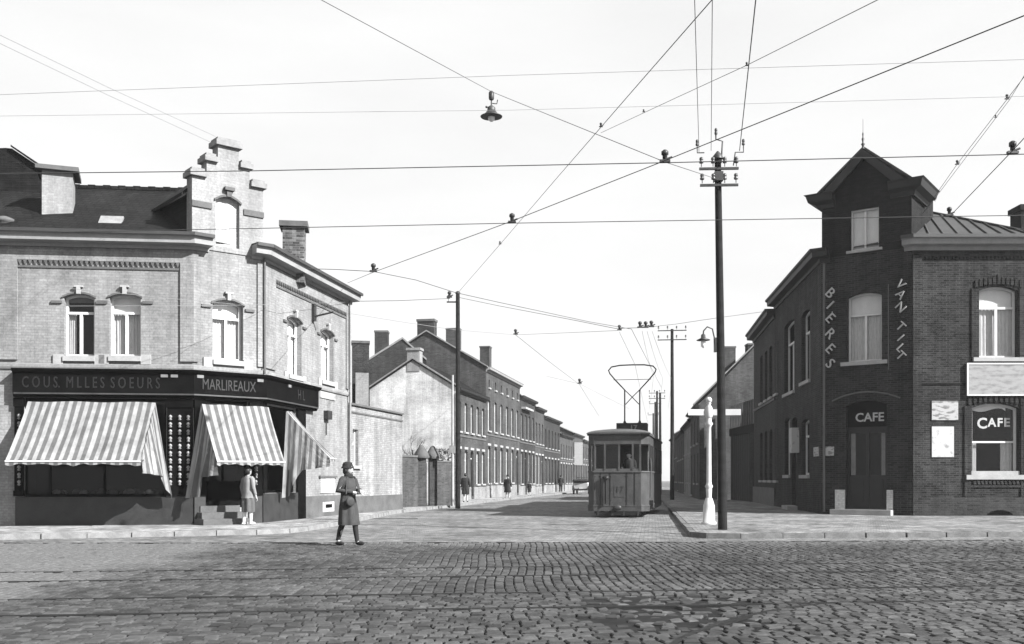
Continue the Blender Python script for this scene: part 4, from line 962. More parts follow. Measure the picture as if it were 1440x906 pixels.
# hipped zinc roof with rolls
AP = at(1291, 296, 37.0); eA, eB = RF.p2(.0, .1), RF.p2(RF.L-3.3, .1); eL = S1
AP2 = Vector((AP.x+.6, 42)); 
m = MB(); m.face([v(eA, ZQ-.02), v(eB, ZQ-.02), (AP.x, AP.y, AP.z)]); bR = eB+Vector((0, 10))
m.face([v(eB, ZQ-.02), v(bR, ZQ-.02), (AP2.x, AP2.y, AP.z), (AP.x, AP.y, AP.z)]); m.face([v(eA, ZQ-.02), (AP.x, AP.y, AP.z), (AP2.x, AP2.y, AP.z), v(S1+Vector((.4, 0)), ZQ-.02), v(Q2+Vector((.2, .1)), ZQ-.02)])
m.face([v(bR, ZQ-.02), v(S1, ZQ-.02), (AP2.x, AP2.y, AP.z)])
rz_ = m.build('roof', M_ZINC, cafe)
for k in range(8):
    t = .12+.11*k; e = eA.lerp(eB, t); top = Vector((AP.x, AP.y, AP.z)).lerp(Vector((eB.x, eB.y, ZQ)), max(0, t-.16))
    MB().tube([(e.x, e.y, ZQ+.0), (top.x, top.y, top.z+.02)], .035, 6).build('roof_roll', M_ZINC, rz_)
MB().tube([(AP.x, AP.y, AP.z+.02), (eB.x, eB.y, ZQ+.02)], .05, 6).build('roof_roll', M_TIMBERD, rz_)
m = MB(); m.face([v(p, ZQ-.32) for p in (Q1, RF.p2(RF.L), RF.p2(RF.L)+Vector((0, 9)), S1+Vector((7, 0)), S1, Q2)]); m.build('flat_roof', M_ZINC, cafe)
p = at(1440, 310, 36); chimney(cafe, p.x+.1, p.y, .8, .8, 8.8, EYE+(HOR-292)*36/FPX, 0, M_SOOT, .2, .06, M_SOOT)

# lower brick house joined to the cafe
ch = thing('brick_house', 'dark brick house with two rows of narrow windows joined to the cafe', 'house', (S1.x, S1.y, .118))
RH = Fr(S2_, S1-RS.d*.02); ZH = RH.z(1090, 434)
up = [RH.op(a, b, 470+k*-6, 565-k*5, .08) for k, (a, b) in enumerate(((1069, 1072.5), (1075.5, 1079), (1082, 1086), (1089.5, 1093.5)))]
for o_ in up: o_['z0'], o_['z1'] = 5.2, 7.6
dn = [dict(o_, z0=1.3, z1=3.7) for o_ in up]
m = MB(); wall(m, RH, 0, RH.L, 0, ZH-.1, up+dn, .16)
e, o_ = RH.p2(0), RH.p2(RH.L); m.face([v(e, 0), v(e+Vector((7, 0)), 0), v(e+Vector((7, 0)), ZH), v(e, ZH)]); m.face([v(e+Vector((7, 0)), 0), v(o_+Vector((7, 0)), 0), v(o_+Vector((7, 0)), ZH), v(e+Vector((7, 0)), ZH)])
m.face([v(e, ZH), v(o_, ZH), v(o_+Vector((7, 0)), ZH), v(e+Vector((7, 0)), ZH)]); m.build('wall', M_RED2, ch)
for q in up+dn: window(RH, q, ch, .16, style='none', fw=.06, sillw=.05, sill=.05)
MB().sweep(CORQ(ZH), [RH.p2(-.05), RH.p2(RH.L-.02)]).build('cornice', M_TIMBERD, ch)
MB().fbox(RH, 0, RH.L, .001, .05, 4.95, 5.07).build('string_course', M_STONED, ch); MB().fbox(RH, 0, RH.L, .001, .06, .06, .95).build('plinth', M_STONED, ch)

# yard wall with a boarded gate and slatted top
yw = thing('yard_fence', 'dark yard wall with boarded gate and slatted top', 'fence', (13.2, 56, .118))
YF = Fr(Vector((13.0, 59.6)), S2_+Vector((0, .05)))
MB().fbox(YF, 0, YF.L, -.2, 0, 3.9, 4.35).build('lintel_beam', M_SOOT, yw); MB().fbox(YF, YF.L-.8, YF.L, -.2, 0, .1, 3.9).build('wall', M_RED, yw)
for k in range(20): MB().fbox(YF, .05+k*.26, .05+k*.26+.24, -.12, -.08+.01*(k % 2), .12, 3.88).build('board', M_WOOD2, yw)
for k in range(14): MB().fbox(YF, .1+k*.4, .1+k*.4+.2, -.1, -.05, 4.35, 5.7).build('slat', M_TRAM, yw)

# far houses on the right side
def right_house(X0, Y0, Y1, ze, zr, depth, label, mat, nw, seed, gap=0, dx=.125):
    A = Vector((X0+dx*(Y1-Y0), Y1)); Bp = Vector((X0, Y0)); F = Fr(A, Bp); h = thing('street_house', label, 'house', (X0, Y0, .118), 'houses far along the right pavement')
    r2 = random.Random(seed); ops = []
    for k in range(nw):
        c = F.L*(k+.5)/nw
        ops += [dict(u0=c-.4, u1=c+.4, z0=1.1, z1=3.0, arch=.08), dict(u0=c-.38, u1=c+.38, z0=ze-2.3, z1=ze-.7, arch=.08)]
    ops[0]['z0'] = .3
    m = MB(); wall(m, F, 0, F.L, 0, ze, ops, .14); B = Vector((depth, -.0)); a, b = F.p2(0), F.p2(F.L)
    for p in (a, b): m.face([v(p, 0), v(p+B, 0), v(p+B, ze), v(p+B/2, zr), v(p, ze)])
    m.face([v(a+B, 0), v(b+B, 0), v(b+B, ze), v(a+B, ze)]); m.build('wall', mat, h)
    rf = MB(); d = Vector((0, -.1))
    for p0, z0, p1, z1 in ((Vector((-.35, 0)), ze-.2, B/2, zr), (B/2, zr, B, ze)): rf.prism([v(a+p0, z0), v(b+p0+d, z0), v(b+p1+d, z1), v(a+p1, z1)], (0, 0, .12))
    r = rf.build('roof', M_SLATE, h)
    cp = MB(); b2 = b+d
    for p0, z0, p1, z1 in ((Vector((-.35, 0)), ze-.08, B/2, zr+.12), (B/2, zr+.12, B, ze+.12)): cp.prism([v(b2+p0, z0), v(b2+p1, z1), v(b2+p1, z1+.07), v(b2+p0, z0+.07)], (0, .3, 0))
    cp.build('verge_coping', M_COPE, r)
    MB().sweep(CORNS(ze-.05), [F.p2(0), F.p2(F.L)]).build('cornice', M_TIMBERD, h)
    for q in ops: window(F, q, h, .13, style='none', fw=.06, sillw=.05, sill=.05, depth=.3)
    return h, F, B
g1_, FG1, B1 = right_house(11.3, 60.0, 70, 5.9, 9.6, 7.2, 'brick house with a big bare gable end beside the boarded gate', M_RED3, 3, 11)
p = at(1022, 500, 62); chimney(g1_, p.x, p.y, .95, .7, 6.5, EYE+(HOR-488)*62/FPX, 0, M_RED3, .1, .03); p = at(1060, 490, 62); chimney(g1_, p.x+.2, p.y, 1.3, .8, 7.5, EYE+(HOR-484)*62/FPX, 0, M_RED, .1, .03)
right_house(12.7, 70.1, 82, 5.6, 7.6, 7, 'pale-fronted house beyond the oriel house', M_WHITE2, 4, 12)
right_house(14.2, 82.1, 96, 5.4, 7.4, 7, 'low brick house farther along the right pavement', M_RED3, 4, 13)
right_house(16.0, 96.1, 112, 5.8, 7.8, 7, 'farthest brick house along the right pavement', M_RED3, 5, 14)

# ================================================================== TRAM
local()
tram = thing('tram', 'grey electric tram with lyre-shaped bow collector on its roof', 'tram'); local()
TL, HW = 9.4, 1.06
def panel(m, x0, x1, y0, y1, z0, z1): m.box(((x0+x1)/2, (y0+y1)/2, (z0+z1)/2), (x1-x0, y1-y0, z1-z0)); return m
# front plan: flat centre with angled corners; body built from plan outline
plan = [(-.86, 0), (.8, 0), (1.06, .42), (1.06, TL-.3), (.8, TL), (-.86, TL), (-1.06, TL-.3), (-1.06, .16)]
def ring(z, s=1.0): return [Vector((x*s, y, z)) for x, y in plan]
def band(m, z0, z1, o=0): 
    n = len(plan)
    def r(z): return [Vector((x*(1+o/1.06), y+(-o if y < 1 else o if y > TL-1 else 0), z)) for x, y in plan]
    a, b = r(z0), r(z1)
    for k in range(n): j = (k+1) % n; m.face([a[k], a[j], b[j], b[k]])
    m.face(a[::-1]); m.face(b)
m = MB(); band(m, .42, 1.6); band(m, 2.58, 2.93)
# window posts
fx = [(-.86, -.8), (-.5, -.44), (.0, .06), (.48, .54), (.74, .8)]
for a, b in fx: panel(m, a, b, .0, .07, 1.6, 2.58)
for s in (-1, 1):
    for k in range(8): y = .45+k*1.2; panel(m, s*1.06-.035, s*1.06+.035, y, y+.09, 1.6, 2.58)
panel(m, -1.06, -.98, .12, .25, 1.6, 2.58)
body = m.build('body', M_TRAM, tram)
m = MB(); band(m, .22, .415, .015); m.build('skirt', M_TRAM, tram)
m = MB(); band(m, 1.59, 1.64, .03); band(m, 2.9, 2.95, .05); band(m, .4, .43, .03); m.build('moulding', M_TRAMR, body)
for x in (-.62, -.28, .3, .58): panel(MB(), x-.012, x+.012, -.012, .0, .44, 1.58).build('batten', M_TRAMD, body)
# glass and one lowered pane
for k, (a, b) in enumerate(((-.8, -.5), (-.44, 0), (.06, .48), (.54, .74))):
    if k == 2: continue
    q = MB(); q.face([(a, .035, 1.6), (b, .035, 1.6), (b, .035, 2.58), (a, .035, 2.58)]); q.build('windscreen', M_GLASS if k == 1 else M_GLASSD, tram)
for s in (-1, 1):
    for k in range(7):
        y = .54+k*1.2; q = MB(); q.face([(s*1.06, y, 1.6), (s*1.06, y+1.11, 1.6), (s*1.06, y+1.11, 2.58), (s*1.06, y, 2.58)]); q.build('side_window', M_GLASSD, tram)
q = MB(); panel(q, -.95, .95, 1.5, 1.55, .5, 2.85); q.build('bulkhead', M_TRAMD, tram)
panel(MB(), -.8, .8, .02, .06, 1.63, 1.72).build('window_rail', M_TRAMR, body)
# roof
rows = []
for y, s in ((-.12, .35), (.05, .8), (.6, 1), (TL-.6, 1), (TL-.05, .8), (TL+.1, .35)):
    rows.append([Vector((1.12*math.cos(math.pi*i/12), y, 2.95+.2*s*math.sin(math.pi*i/12)**.8)) for i in range(13)])
m = MB(); m.grid(rows); m.face([(-1.12, -.12, 2.949), (1.12, -.12, 2.949), (1.12, TL+.1, 2.949), (-1.12, TL+.1, 2.949)]); m.face(rows[0][::-1]); m.build('roof', M_TRAMR, tram)
m = MB(); panel(m, -.62, .62, 6.0, 6.9, 3.1, 3.66); bx = m.build('number_box', M_TRAMD, tram)
text('17', .3, Matrix.Translation((.08, 5.985, 3.45)) @ Matrix.Rotation(R(90), 4, 'X'), M_GREYC, 'number', bx, .004, bold=.01)
# headlamp on its stem, buffer, coupling, handbrake, steps
m = MB(); m.lathe((-.42, -.1, 1.36), [(.12, 0), (.13, .05), (.11, .09), (.03, .12)], 12); m.tube([(-.42, -.08, .5), (-.42, -.08, 1.4)], .045); m.build('headlamp', M_TRAMD, tram)
m = MB(); panel(m, -.05, .05, -.35, .05, .3, .42); m.ball((0, -.38, .36), (.16, .06, .1)); m.build('coupling', M_IRON, tram)
m = MB(); panel(m, .98, 1.25, .5, 1.1, .28, .33); panel(m, .98, 1.2, .48, .52, .28, .6); m.build('step', M_TRAMD, tram)
m = MB(); m.tube([(1.1, .42, .7), (1.13, .42, .9), (1.13, .42, 1.9), (1.1, .42, 2.1)], .018); m.build('grab_rail', M_TRAMR, tram)
m = MB(); panel(m, -.14, .22, -.01, -.002, .72, 1.22); m.build('number_plate', M_TRAM, body)
text('17', .3, Matrix.Translation((.05, -.02, .98)) @ Matrix.Rotation(R(90), 4, 'X'), M_IRON, 'number', body, .003)
m = MB(); panel(m, -.8, .8, 2.3, 7.2, .3, .5); panel(m, -.9, .9, .6, .75, .12, .3); m.build('truck_frame', M_TRAMD, tram)
for y in (3.4, 6.1):
    for s in (-.5, .5):
        q = MB(); q.lathe((s-.05, y, .38), [(.38, 0), (.38, .02), (.36, .03), (.36, .1), (.2, .11), (.1, .1)], 18, Matrix.Rotation(R(90), 3, 'Y')); q.build('wheel', M_IRON, tram)
m = MB(); panel(m, -.75, .75, 1.2, 2.2, .16, .45); m.build('lifeguard', M_IRON, tram)
panel(MB(), -.78, .78, -.03, .02, .08, .2).build('fender', M_TRAMD, tram)
for x in (-.7, -.2, .2, .7): panel(MB(), x-.03, x+.03, -.045, -.031, .06, .26).build('fender_bracket', M_IRON, tram)
for z in (.6, 1.0, 1.45):
    for x in (-.8, -.66, -.24, .26, .34, .62, .74):
        MB().ball((x, -.004, z), .014, 6, 4).build('rivet', M_TRAMD, body)
# bow collector
m = MB(); yb = 6.4; zb_ = 3.6
for s in (-1, 1):
    m.tube([(s*.31, yb, zb_), (s*.31, yb, zb_+1.45), (s*.68, yb, zb_+1.85), (s*.93, yb, zb_+2.15), (s*.98, yb, zb_+2.28), (s*.86, yb, zb_+2.42), (s*.5, yb, zb_+2.48), (0, yb, zb_+2.49)], .028, 6)
    m.tube([(s*.28, yb, zb_+.85), (0, yb, zb_+1.15), (-s*.36, yb, zb_+1.5)], .018, 6); m.lathe((s*.31, yb, zb_), [(.06, 0), (.06, .12), (.03, .18)], 8)
m.tube([(-.78, yb, zb_+1.88), (.78, yb, zb_+1.88)], .012, 6); m.tube([(-.31, yb, zb_+.1), (0, yb, zb_+.02), (.31, yb, zb_+.1)], .014, 6)
m.build('bow_collector', M_TRAMD, tram)
tram.location = (TF.x, TF.y, 0); tram.rotation_euler = (0, 0, -math.atan2(TD.x, TD.y))

# ================================================================== POLES, LAMPS, SIGNPOST
def insulator(m, x, y, z, s=1): m.tube([(x, y, z), (x, y, z+.1*s)], .012, 5); m.lathe((x, y, z+.08*s), [(.045*s, 0), (.05*s, .04), (.03*s, .06), (.045*s, .08), (.04*s, .13), (.01, .15)], 8)
def utility_pole(label, loc, h, arms, rz=0, r0=.13, r1=.085, group='wooden utility poles'):
    local(); t = thing('utility_pole', label, 'pole', (0, 0, 0), group); local()
    MB().tube([(0, 0, -.1), (.01, 0, h*.5), (0, 0, h)], [r0, (r0+r1)/2, r1], 12).build('pole', M_WOOD, t)
    for z, w, n in arms:
        a = MB().box((0, -.12, z), (w, .06, .055)).build('crossarm', M_IRON, t)
        for k in range(n):
            x = -w/2+.05+(w-.1)*k/(n-1); i = MB(); insulator(i, x, -.12, z+.05, 1.1); i.build('insulator', M_PORC, a)
    t.location = loc; t.rotation_euler = (0, 0, rz); return t
P1 = at(1016, 745, 24.25); HP = EYE+(HOR-222)*24.25/FPX
P1 = Vector((5.13, 24.25, .118))
up_ = utility_pole('thick wooden utility pole with many insulators beside the white signpost', P1, HP-.1, [(HP-.42, .95, 4), (HP-.82, .92, 4)], 0, .115, .08)
up_.rotation_euler = (0, R(-.75), 0)
local()
m = MB(); zt_ = HP-.25
m.tube([(-.35, -.12, zt_+.22), (-.52, -.12, zt_+.22), (-.52, -.12, zt_+.36)], .015, 5); m.tube([(.35, -.12, zt_-.1), (.4, -.12, zt_+.22), (.6, -.12, zt_+.22), (.6, -.12, zt_+.36)], .015, 5)
m.tube([(.08, 0, zt_), (.1, -.1, zt_+.5), (-.06, -.1, zt_+.55), (-.06, -.1, zt_+.66)], .02, 5)
for x, z in ((-.52, .33), (.6, .33), (-.06, .6)): insulator(m, x, -.12, zt_+z, .8)
m.lathe((0, 0, HP-.1), [(.13, -.05), (.12, .02), (.02, .14)], 10); m.box((0, -.08, HP-.6), (.2, .16, .22)); m.build('top_bracket', M_IRON, up_)
m = MB(); zl = EYE+(HOR-492)*24.25/FPX
m.tube([(-.12, -.02, zl-.15), (-.14, -.05, zl+.12), (-.2, -.08, zl+.38), (-.33, -.1, zl+.43), (-.42, -.1, zl+.33), (-.43, -.1, zl+.22)], .018, 6); m.box((-.12, 0, zl), (.06, .1, .35)); lb = m.build('lamp_bracket', M_IRON, up_)
MB().lathe((-.43, -.1, zl+.1), [(.16, 0), (.17, .01), (.06, .06), (.05, .14), (.02, .16)], 12).build('lamp_shade', M_IRON, lb)
MB().lathe((-.43, -.1, zl-.08), [(.02, 0), (.06, .04), (.06, .14), (.045, .18)], 10).build('lamp_glass', M_BULB, lb)
pd = [(9.55, 59.4, 10.2, 'wooden utility pole with two crossarms standing past the tram', [(10.1, 1.7, 4), (9.55, 1.7, 4)]),
      (11.9, 80, 8.2, 'bare-topped utility pole, next beyond the two-armed pole', []),
      (13.4, 92, 9.4, 'far utility pole with small double crossarms', [(9.2, 1.5, 4), (8.7, 1.5, 4)]),
      (15.1, 105, 9.4, 'single-armed utility pole standing before the last one of the line', [(9.2, 1.3, 2)]),
      (16.6, 117, 9.0, 'most distant utility pole at the end of the line', [(8.8, 1.3, 2)])]
for x, y, h, lb_, ar in pd: utility_pole(lb_, (x, y, .1), h, ar, R(-8))
P5 = Vector((-2.45, 45.0, .118)); HT = EYE+(HOR-413)*45/FPX
tp = utility_pole('slim wooden tram wire pole at the end of the garden wall', P5, HT-.12, [], 0, .115, .09, 'tram wire poles')
local(); m = MB(); m.box((-.25, 0, HT-.5), (.5, .06, .06)); insulator(m, -.42, 0, HT-.47, 1.6); m.lathe((0, 0, HT-.12), [(.12, 0), (.1, .08), (.02, .12)], 8); m.build('wire_bracket', M_IRON, tp)
p2 = thing('lamp_pole', 'pale thin metal pole close beside the tram wire pole', 'pole', (-2.72, 45.6, .118)); local()
MB().tube([(0, 0, 0), (0, 0, 6.0)], [.07, .05], 8).build('pole', M_STONE, p2); MB().box((0, 0, 2.6), (.3, .12, .35)).build('notice_plate', M_COPE, p2)

sp = thing('signpost', 'white cast-iron signpost with two blank direction arms', 'signpost', (5.4, 27.3, .118)); local()
k_ = 27.3/FPX
z_ = lambda py: EYE+(HOR-py)*k_-.118
MB().lathe((0, 0, 0), [(0.210, 0), (0.210, .06), (0.168, .07), (0.161, .5), (0.140, .56), (0.105, .68), (0.084, .72)], 8).build('base', M_WPAINT, sp)
MB().lathe((0, 0, .7), [(0.070, 0), (0.084, .25), (0.077, .27), (0.112, .33), (0.077, .4), (0.070, .46), (0.063, 1.5), (0.059, 1.95), (0.084, 2.0), (0.112, 2.05), (0.070, 2.12), (0.070, 2.4), (0.091, 2.43), (0.091, 2.5), (0.049, 2.56), (0.049, 2.62)], 16).build('post', M_WPAINT, sp)
m = MB(); m.ball((0, 0, 3.4), .085, 14, 10); m.lathe((0, 0, 3.28), [(0.035, 0), (0.070, .03), (0.035, .07)], 12); m.build('finial', M_WPAINT, sp)
for x0, x1, rz in ((-.1, -.58, R(4)), (.1, .86, R(-6))):
    c = (x0+x1)/2; zc = z_(580)
    a = MB().box((c, 0, zc), (abs(x1-x0), .03, .165), 0, Matrix.Rotation(rz, 4, 'Z') @ Matrix.Translation((c, 0, zc))).build('arm', M_WPAINT, sp)
m = MB(); m.box((0, 0, z_(580)), (.24, .08, .08)); m.lathe((0, 0, z_(580)-.14), [(.09, 0), (.1, .04), (.1, .24), (.09, .28)], 12); m.build('arm_clamp', M_WPAINT, sp)

hl_pos = at(691, 129, 22.0)
hl = thing('hanging_lamp', 'dark shallow-shaded street lamp hanging from a span wire', 'street lamp', hl_pos); local()
m = MB(); m.lathe((0, 0, -.18), [(.05, 0), (.06, .03), (.06, .16), (.03, .19)], 10); m.tube([(0, 0, 0), (0, 0, -.34)], .015, 6); m.tube([(.02, 0, -.26), (.12, 0, -.27), (.14, 0, -.18)], .012, 5); m.ball((-.11, 0, -.34), .025); m.tube([(-.11, 0, -.34), (0, 0, -.34)], .01, 5); m.build('suspension', M_IRON, hl)
MB().lathe((0, 0, -.42), [(.09, -.0), (.09, .06), (.06, .09), (.03, .11)], 12).build('neck', M_TRAM, hl)
MB().lathe((0, 0, -.56), [(.24, 0), (.245, .01), (.16, .05), (.12, .1), (.09, .14)], 20).build('lamp_shade', M_IRON, hl)
MB().lathe((0, 0, -.66), [(.03, 0), (.07, .03), (.08, .1), (.07, .12)], 12).build('lamp_glass', M_BULB, hl)

# ================================================================== OVERHEAD WIRES
def clamp(wo, p, s=1.0):
    s *= .62
    q = MB(); p = Vector(p); q.box((p.x, p.y, p.z+.02*s), (.13*s, .05*s, .03*s)); q.lathe((p.x, p.y, p.z+.02*s), [(.012*s, 0), (.03*s, .03*s), (.03*s, .07*s), (.045*s, .08*s), (.045*s, .12*s), (.02*s, .14*s)], 8)
    q.tube([p+Vector((-.05*s, 0, .02*s)), p+Vector((.09*s, 0, .07*s))], .014*s, 5); q.build('clamp', M_IRON, wo)
def wire(label, pts, r=.009, sag=0, clamps=(), mat=None, group='overhead wires'):
    global ORG
    P = [at(*p) for p in pts]; Q = []
    for a, b in zip(P, P[1:]):
        n = max(2, int((b-a).length/1.5)) if sag else 2
        for k in range(n): t = k/n; Q.append(a.lerp(b, t)-Vector((0, 0, sag*4*t*(1-t))))
    Q.append(P[-1]); ORG = Vector((0, 0, 0))
    m = MB().tube(Q, r*.85, 5); ORG = Vector(Q[0]); o = tag(m.build('overhead_wire', mat or M_WIRE), label, 'wire', group)
    for c in clamps: clamp(o, at(*c[:3]), c[3] if len(c) > 3 else 1.6)
    return o
zY = lambda y, z=6.0: (z-EYE)*FPX/(HOR-y)
wire('thick tram contact wire passing just above the lamp pole bracket', [(-60, 245, zY(245)), (350, 240.5, zY(240)), (935, 229, zY(229)), (1500, 215.5, zY(215))], .0085, 0, [(935, 229, zY(229), 1.9), (1424, 217, zY(217), 1.9)])
wire('lower tram contact wire crossing in front of the turret window', [(-60, 329, zY(329)), (330, 322, zY(322)), (720, 314, zY(314)), (1500, 302, zY(302))], .0085, 0, [(720, 314, zY(314), 1.8), (1335, 304, zY(304), 1.6)])
wire('span wire running straight through three clamps toward the turret side', [(1500, -2, 9.3), (935, 226, zY(226)), (720, 311, zY(311)), (525, 383, zY(383)), (489, 398, 34.5)], .008, 0, [(525, 383, zY(383), 2.0)])
wire('wire carrying the hanging lamp up and away to the shop side', [(400, -28, 15.0), (691, 129, 22.0), (935, 228, zY(228)), (1008, 252, 24.2)], .007)
wire('tram wire curving from the shop front into the street', [(430, 378, 23), (470, 379, 23), (525, 382, 22.3), (585, 394, 23.4), (640, 411.5, 25), (700, 425, 26), (770, 440, 27.8), (830, 453, 29.4), (888, 463, 31), (930, 545, 60)], .009, 0)
wire('wire from the tram wire pole bending down to the street insulators', [(643, 418, 45), (700, 430, 42), (800, 449, 38), (865, 462, 36), (905, 461, 35.2)], .012)
wire('wire rising from the street insulators to the brick house', [(905, 461, 35.2), (950, 456, 37), (1010, 447, 40), (1085, 437, 45)], .01, 0, [(900, 461.5, 35.2, 2.4), (908, 461.5, 35.2, 2.4), (916, 460.5, 35.4, 2.4), (871, 465, 35.2, 2.0)])
wire('pale wire from the shop cornice to the tram wire pole', [(490, 424, 35.2), (560, 423, 39), (632, 420, 44.8)], .014, 0, [(632, 419, 44.6, 3)])
wire('low cable from the shop wall to the street clamp', [(492, 441, 35.4), (560, 452, 40), (640, 464, 46), (725, 471, 52), (800, 468, 45), (868, 465, 36)], .011, 0, [(725, 471, 52, 3)], M_WIREP)
wire('wire slanting from the street clamp down to the far terrace', [(725, 471, 52), (770, 507, 62), (815, 541, 75), (842, 585, 110)], .014, 0, [(815, 540, 75, 4)])
wire('short wire tying the far terrace to the sagging street wire', [(768, 529, 88), (815, 540, 75), (885, 575, 80)], .014, 0, (), M_WIREP)
wire('long thin stay from the tram wire pole up across the sky', [(643, 413, 45), (703, 344, 36), (780, 254, 26), (905, 110, 17), (1030, -33, 12)], .0085, 0, [(703, 344, 36, 1.2), (845, 179, 20, .9)])
wire('thin wire climbing past the pole top to the upper sky', [(845, 187, 30), (950, 138, 24), (1050, 92, 20), (1290, -28, 14)], .008, 0, [(1050, 93, 20, .8), (905, 158, 26, .8)])
for k, (x0, x1, pyt) in enumerate(((976, 983, 214), (1002, 1000, 212), (1066, 1040, 212))):
    wire(('telephone wire dropping to the outer insulator by the tram side of the pole', 'telephone wire dropping to the middle of the pole top', 'telephone wire dropping to the outer insulator on the cafe side of the pole')[k], [(x0, -30, 14.5), (x1, pyt, 24.1)], .009 if k < 2 else .012, .0, (), M_WIREP if k < 2 else M_WIRE, 'telephone wires over the pole')
wire('faint upper wire crossing the whole sky', [(-60, 135.5, 18), (720, 106, 18.5), (1500, 82, 18)], .005, .0, (), M_WIREP, 'faint wires crossing the sky')
wire('faint lower wire crossing the sky under the other faint one', [(-60, 164, 18), (720, 155, 19), (1500, 134, 18)], .004, .0, (), M_WIREP, 'faint wires crossing the sky')
wire('outer wire of the pair slanting to the stepped gable', [(-40, 30, 17), (150, 122, 21), (303, 192, 26)], .006, 0, (), M_WIREP, 'wires from the sky to the stepped gable')
wire('inner wire of the pair slanting to the stepped gable', [(-40, 42, 17), (150, 133, 21), (296, 200, 26)], .006, 0, (), M_WIREP, 'wires from the sky to the stepped gable')
wire('upper stay slanting down to the turret wall', [(1500, 8, 20), (1420, 140, 26), (1302, 296, 34)], .008, 0, [(1400, 166, 26, .8)])
wire('lower stay slanting down to the turret wall', [(1500, 30, 20), (1416, 140, 25), (1346, 231, 31), (1298, 300, 34)], .009, 0, [(1416, 140, 25, 1.3), (1346, 232, 31, 1.5)])
wire('stay ending at the clamp over the zinc roof', [(1500, 130, 14), (1424, 212, zY(212)), (1338, 302, zY(302))], .008)
wire('drooping wire crossing the upper shop wall', [(-60, 388, 24.0), (60, 402, 24.4), (240, 420, 25.4), (330, 428, 26.3)], .006, 0, (), M_WIREP)
wire('straight wire crossing the shop wall above the windows', [(-60, 431, 24), (300, 430, 25.6), (400, 428, 29), (490, 425, 35)], .006, 0, (), M_WIREP)
for k, (x, y) in enumerate(((903, 905), (910, 918), (917, 931))):
    wire('thin telephone wire running down the street from the clustered insulators', [(x, 466, 35.3), (y+14, 530+k*2, 59), (y+8, 575, 92)], .008, .15, (), M_WIREP, 'telephone wires along the street')
wire('trolley wire leading from the clamp to the bow collector', [(871, 467, 35.2), (893, 513, 41.2), (912, 600, 95)], .009, 0, (), M_WIREP)

# ================================================================== PEOPLE
def skin_body(J, E, rad, mat, parent, head_c, head_s=1.0):
    me = bpy.data.meshes.new('body'); me.from_pydata(J, E, []); o = bpy.data.objects.new('body', me); COL.objects.link(o)
    md = o.modifiers.new('s', 'SKIN'); md.use_smooth_shade = True
    for i, sv in enumerate(me.skin_vertices[0].data): sv.radius = (rad[i], rad[i]); sv.use_root = (i == 0)
    o.modifiers.new('u', 'SUBSURF').levels = 1; o.modifiers['u'].render_levels = 1
    bpy.context.view_layer.update()
    m2 = bpy.data.meshes.new_from_object(o.evaluated_get(bpy.context.evaluated_depsgraph_get())); bpy.data.objects.remove(o)
    bm = bmesh.new(); bm.from_mesh(m2)
    # head: skull, jaw, nose, ears in one grown surface overlapping the neck
    ret = bmesh.ops.create_uvsphere(bm, u_segments=16, v_segments=12, radius=1)
    c = Vector(head_c)
    for vt in ret['verts']:
        x, y, z = vt.co; x *= .075*(1-.18*max(0, -z)); yy = y*.095; 
        if y < -.6 and -.35 < z < .1 and abs(vt.co.x) < .35: yy -= .028*(1-abs(z+.15)*2.5)
        if z < -.3: yy -= .012
        vt.co = c+Vector((x, yy, z*.115))*head_s
    for s in (-1, 1):
        r3 = bmesh.ops.create_uvsphere(bm, u_segments=8, v_segments=6, radius=1)
        for vt in r3['verts']: vt.co = c+Vector((s*.077+vt.co.x*.012, .01+vt.co.y*.02, -.005+vt.co.z*.03))*head_s
    bm.to_mesh(m2); bm.free()
    for p in m2.polygons: p.use_smooth = True
    m2.materials.clear(); m2.materials.append(mat); m2.name = 'body'
    if not m2.uv_layers: m2.uv_layers.new(name='UVMap')
    b = bpy.data.objects.new('body', m2); COL.objects.link(b); b.parent = parent
    if head_s:
        e = MB()
        for s in (-1, 1): e.ball(c+Vector((s*.03, -.087, .012)), (.012, .008, .008), 8, 5)
        e.ball(c+Vector((0, -.096, -.06)), (.022, .006, .006), 8, 5); e.build('face_features', M_HAIR, b)
    return b
def loft(rings, n=20, wob=.0, seed=0):
    m = MB(); rows = []
    for k, (z, cx, cy, rx, ry) in enumerate(rings):
        rows.append([Vector((cx+rx*math.cos(q)*(1+wob*math.sin(q*6+seed)), cy+ry*math.sin(q)*(1+wob*math.sin(q*6+seed)), z)) for q in (2*math.pi*i/n for i in range(n))])
    m.grid(rows, closed=True); m.face(rows[0][::-1]); m.face(rows[-1]); return m
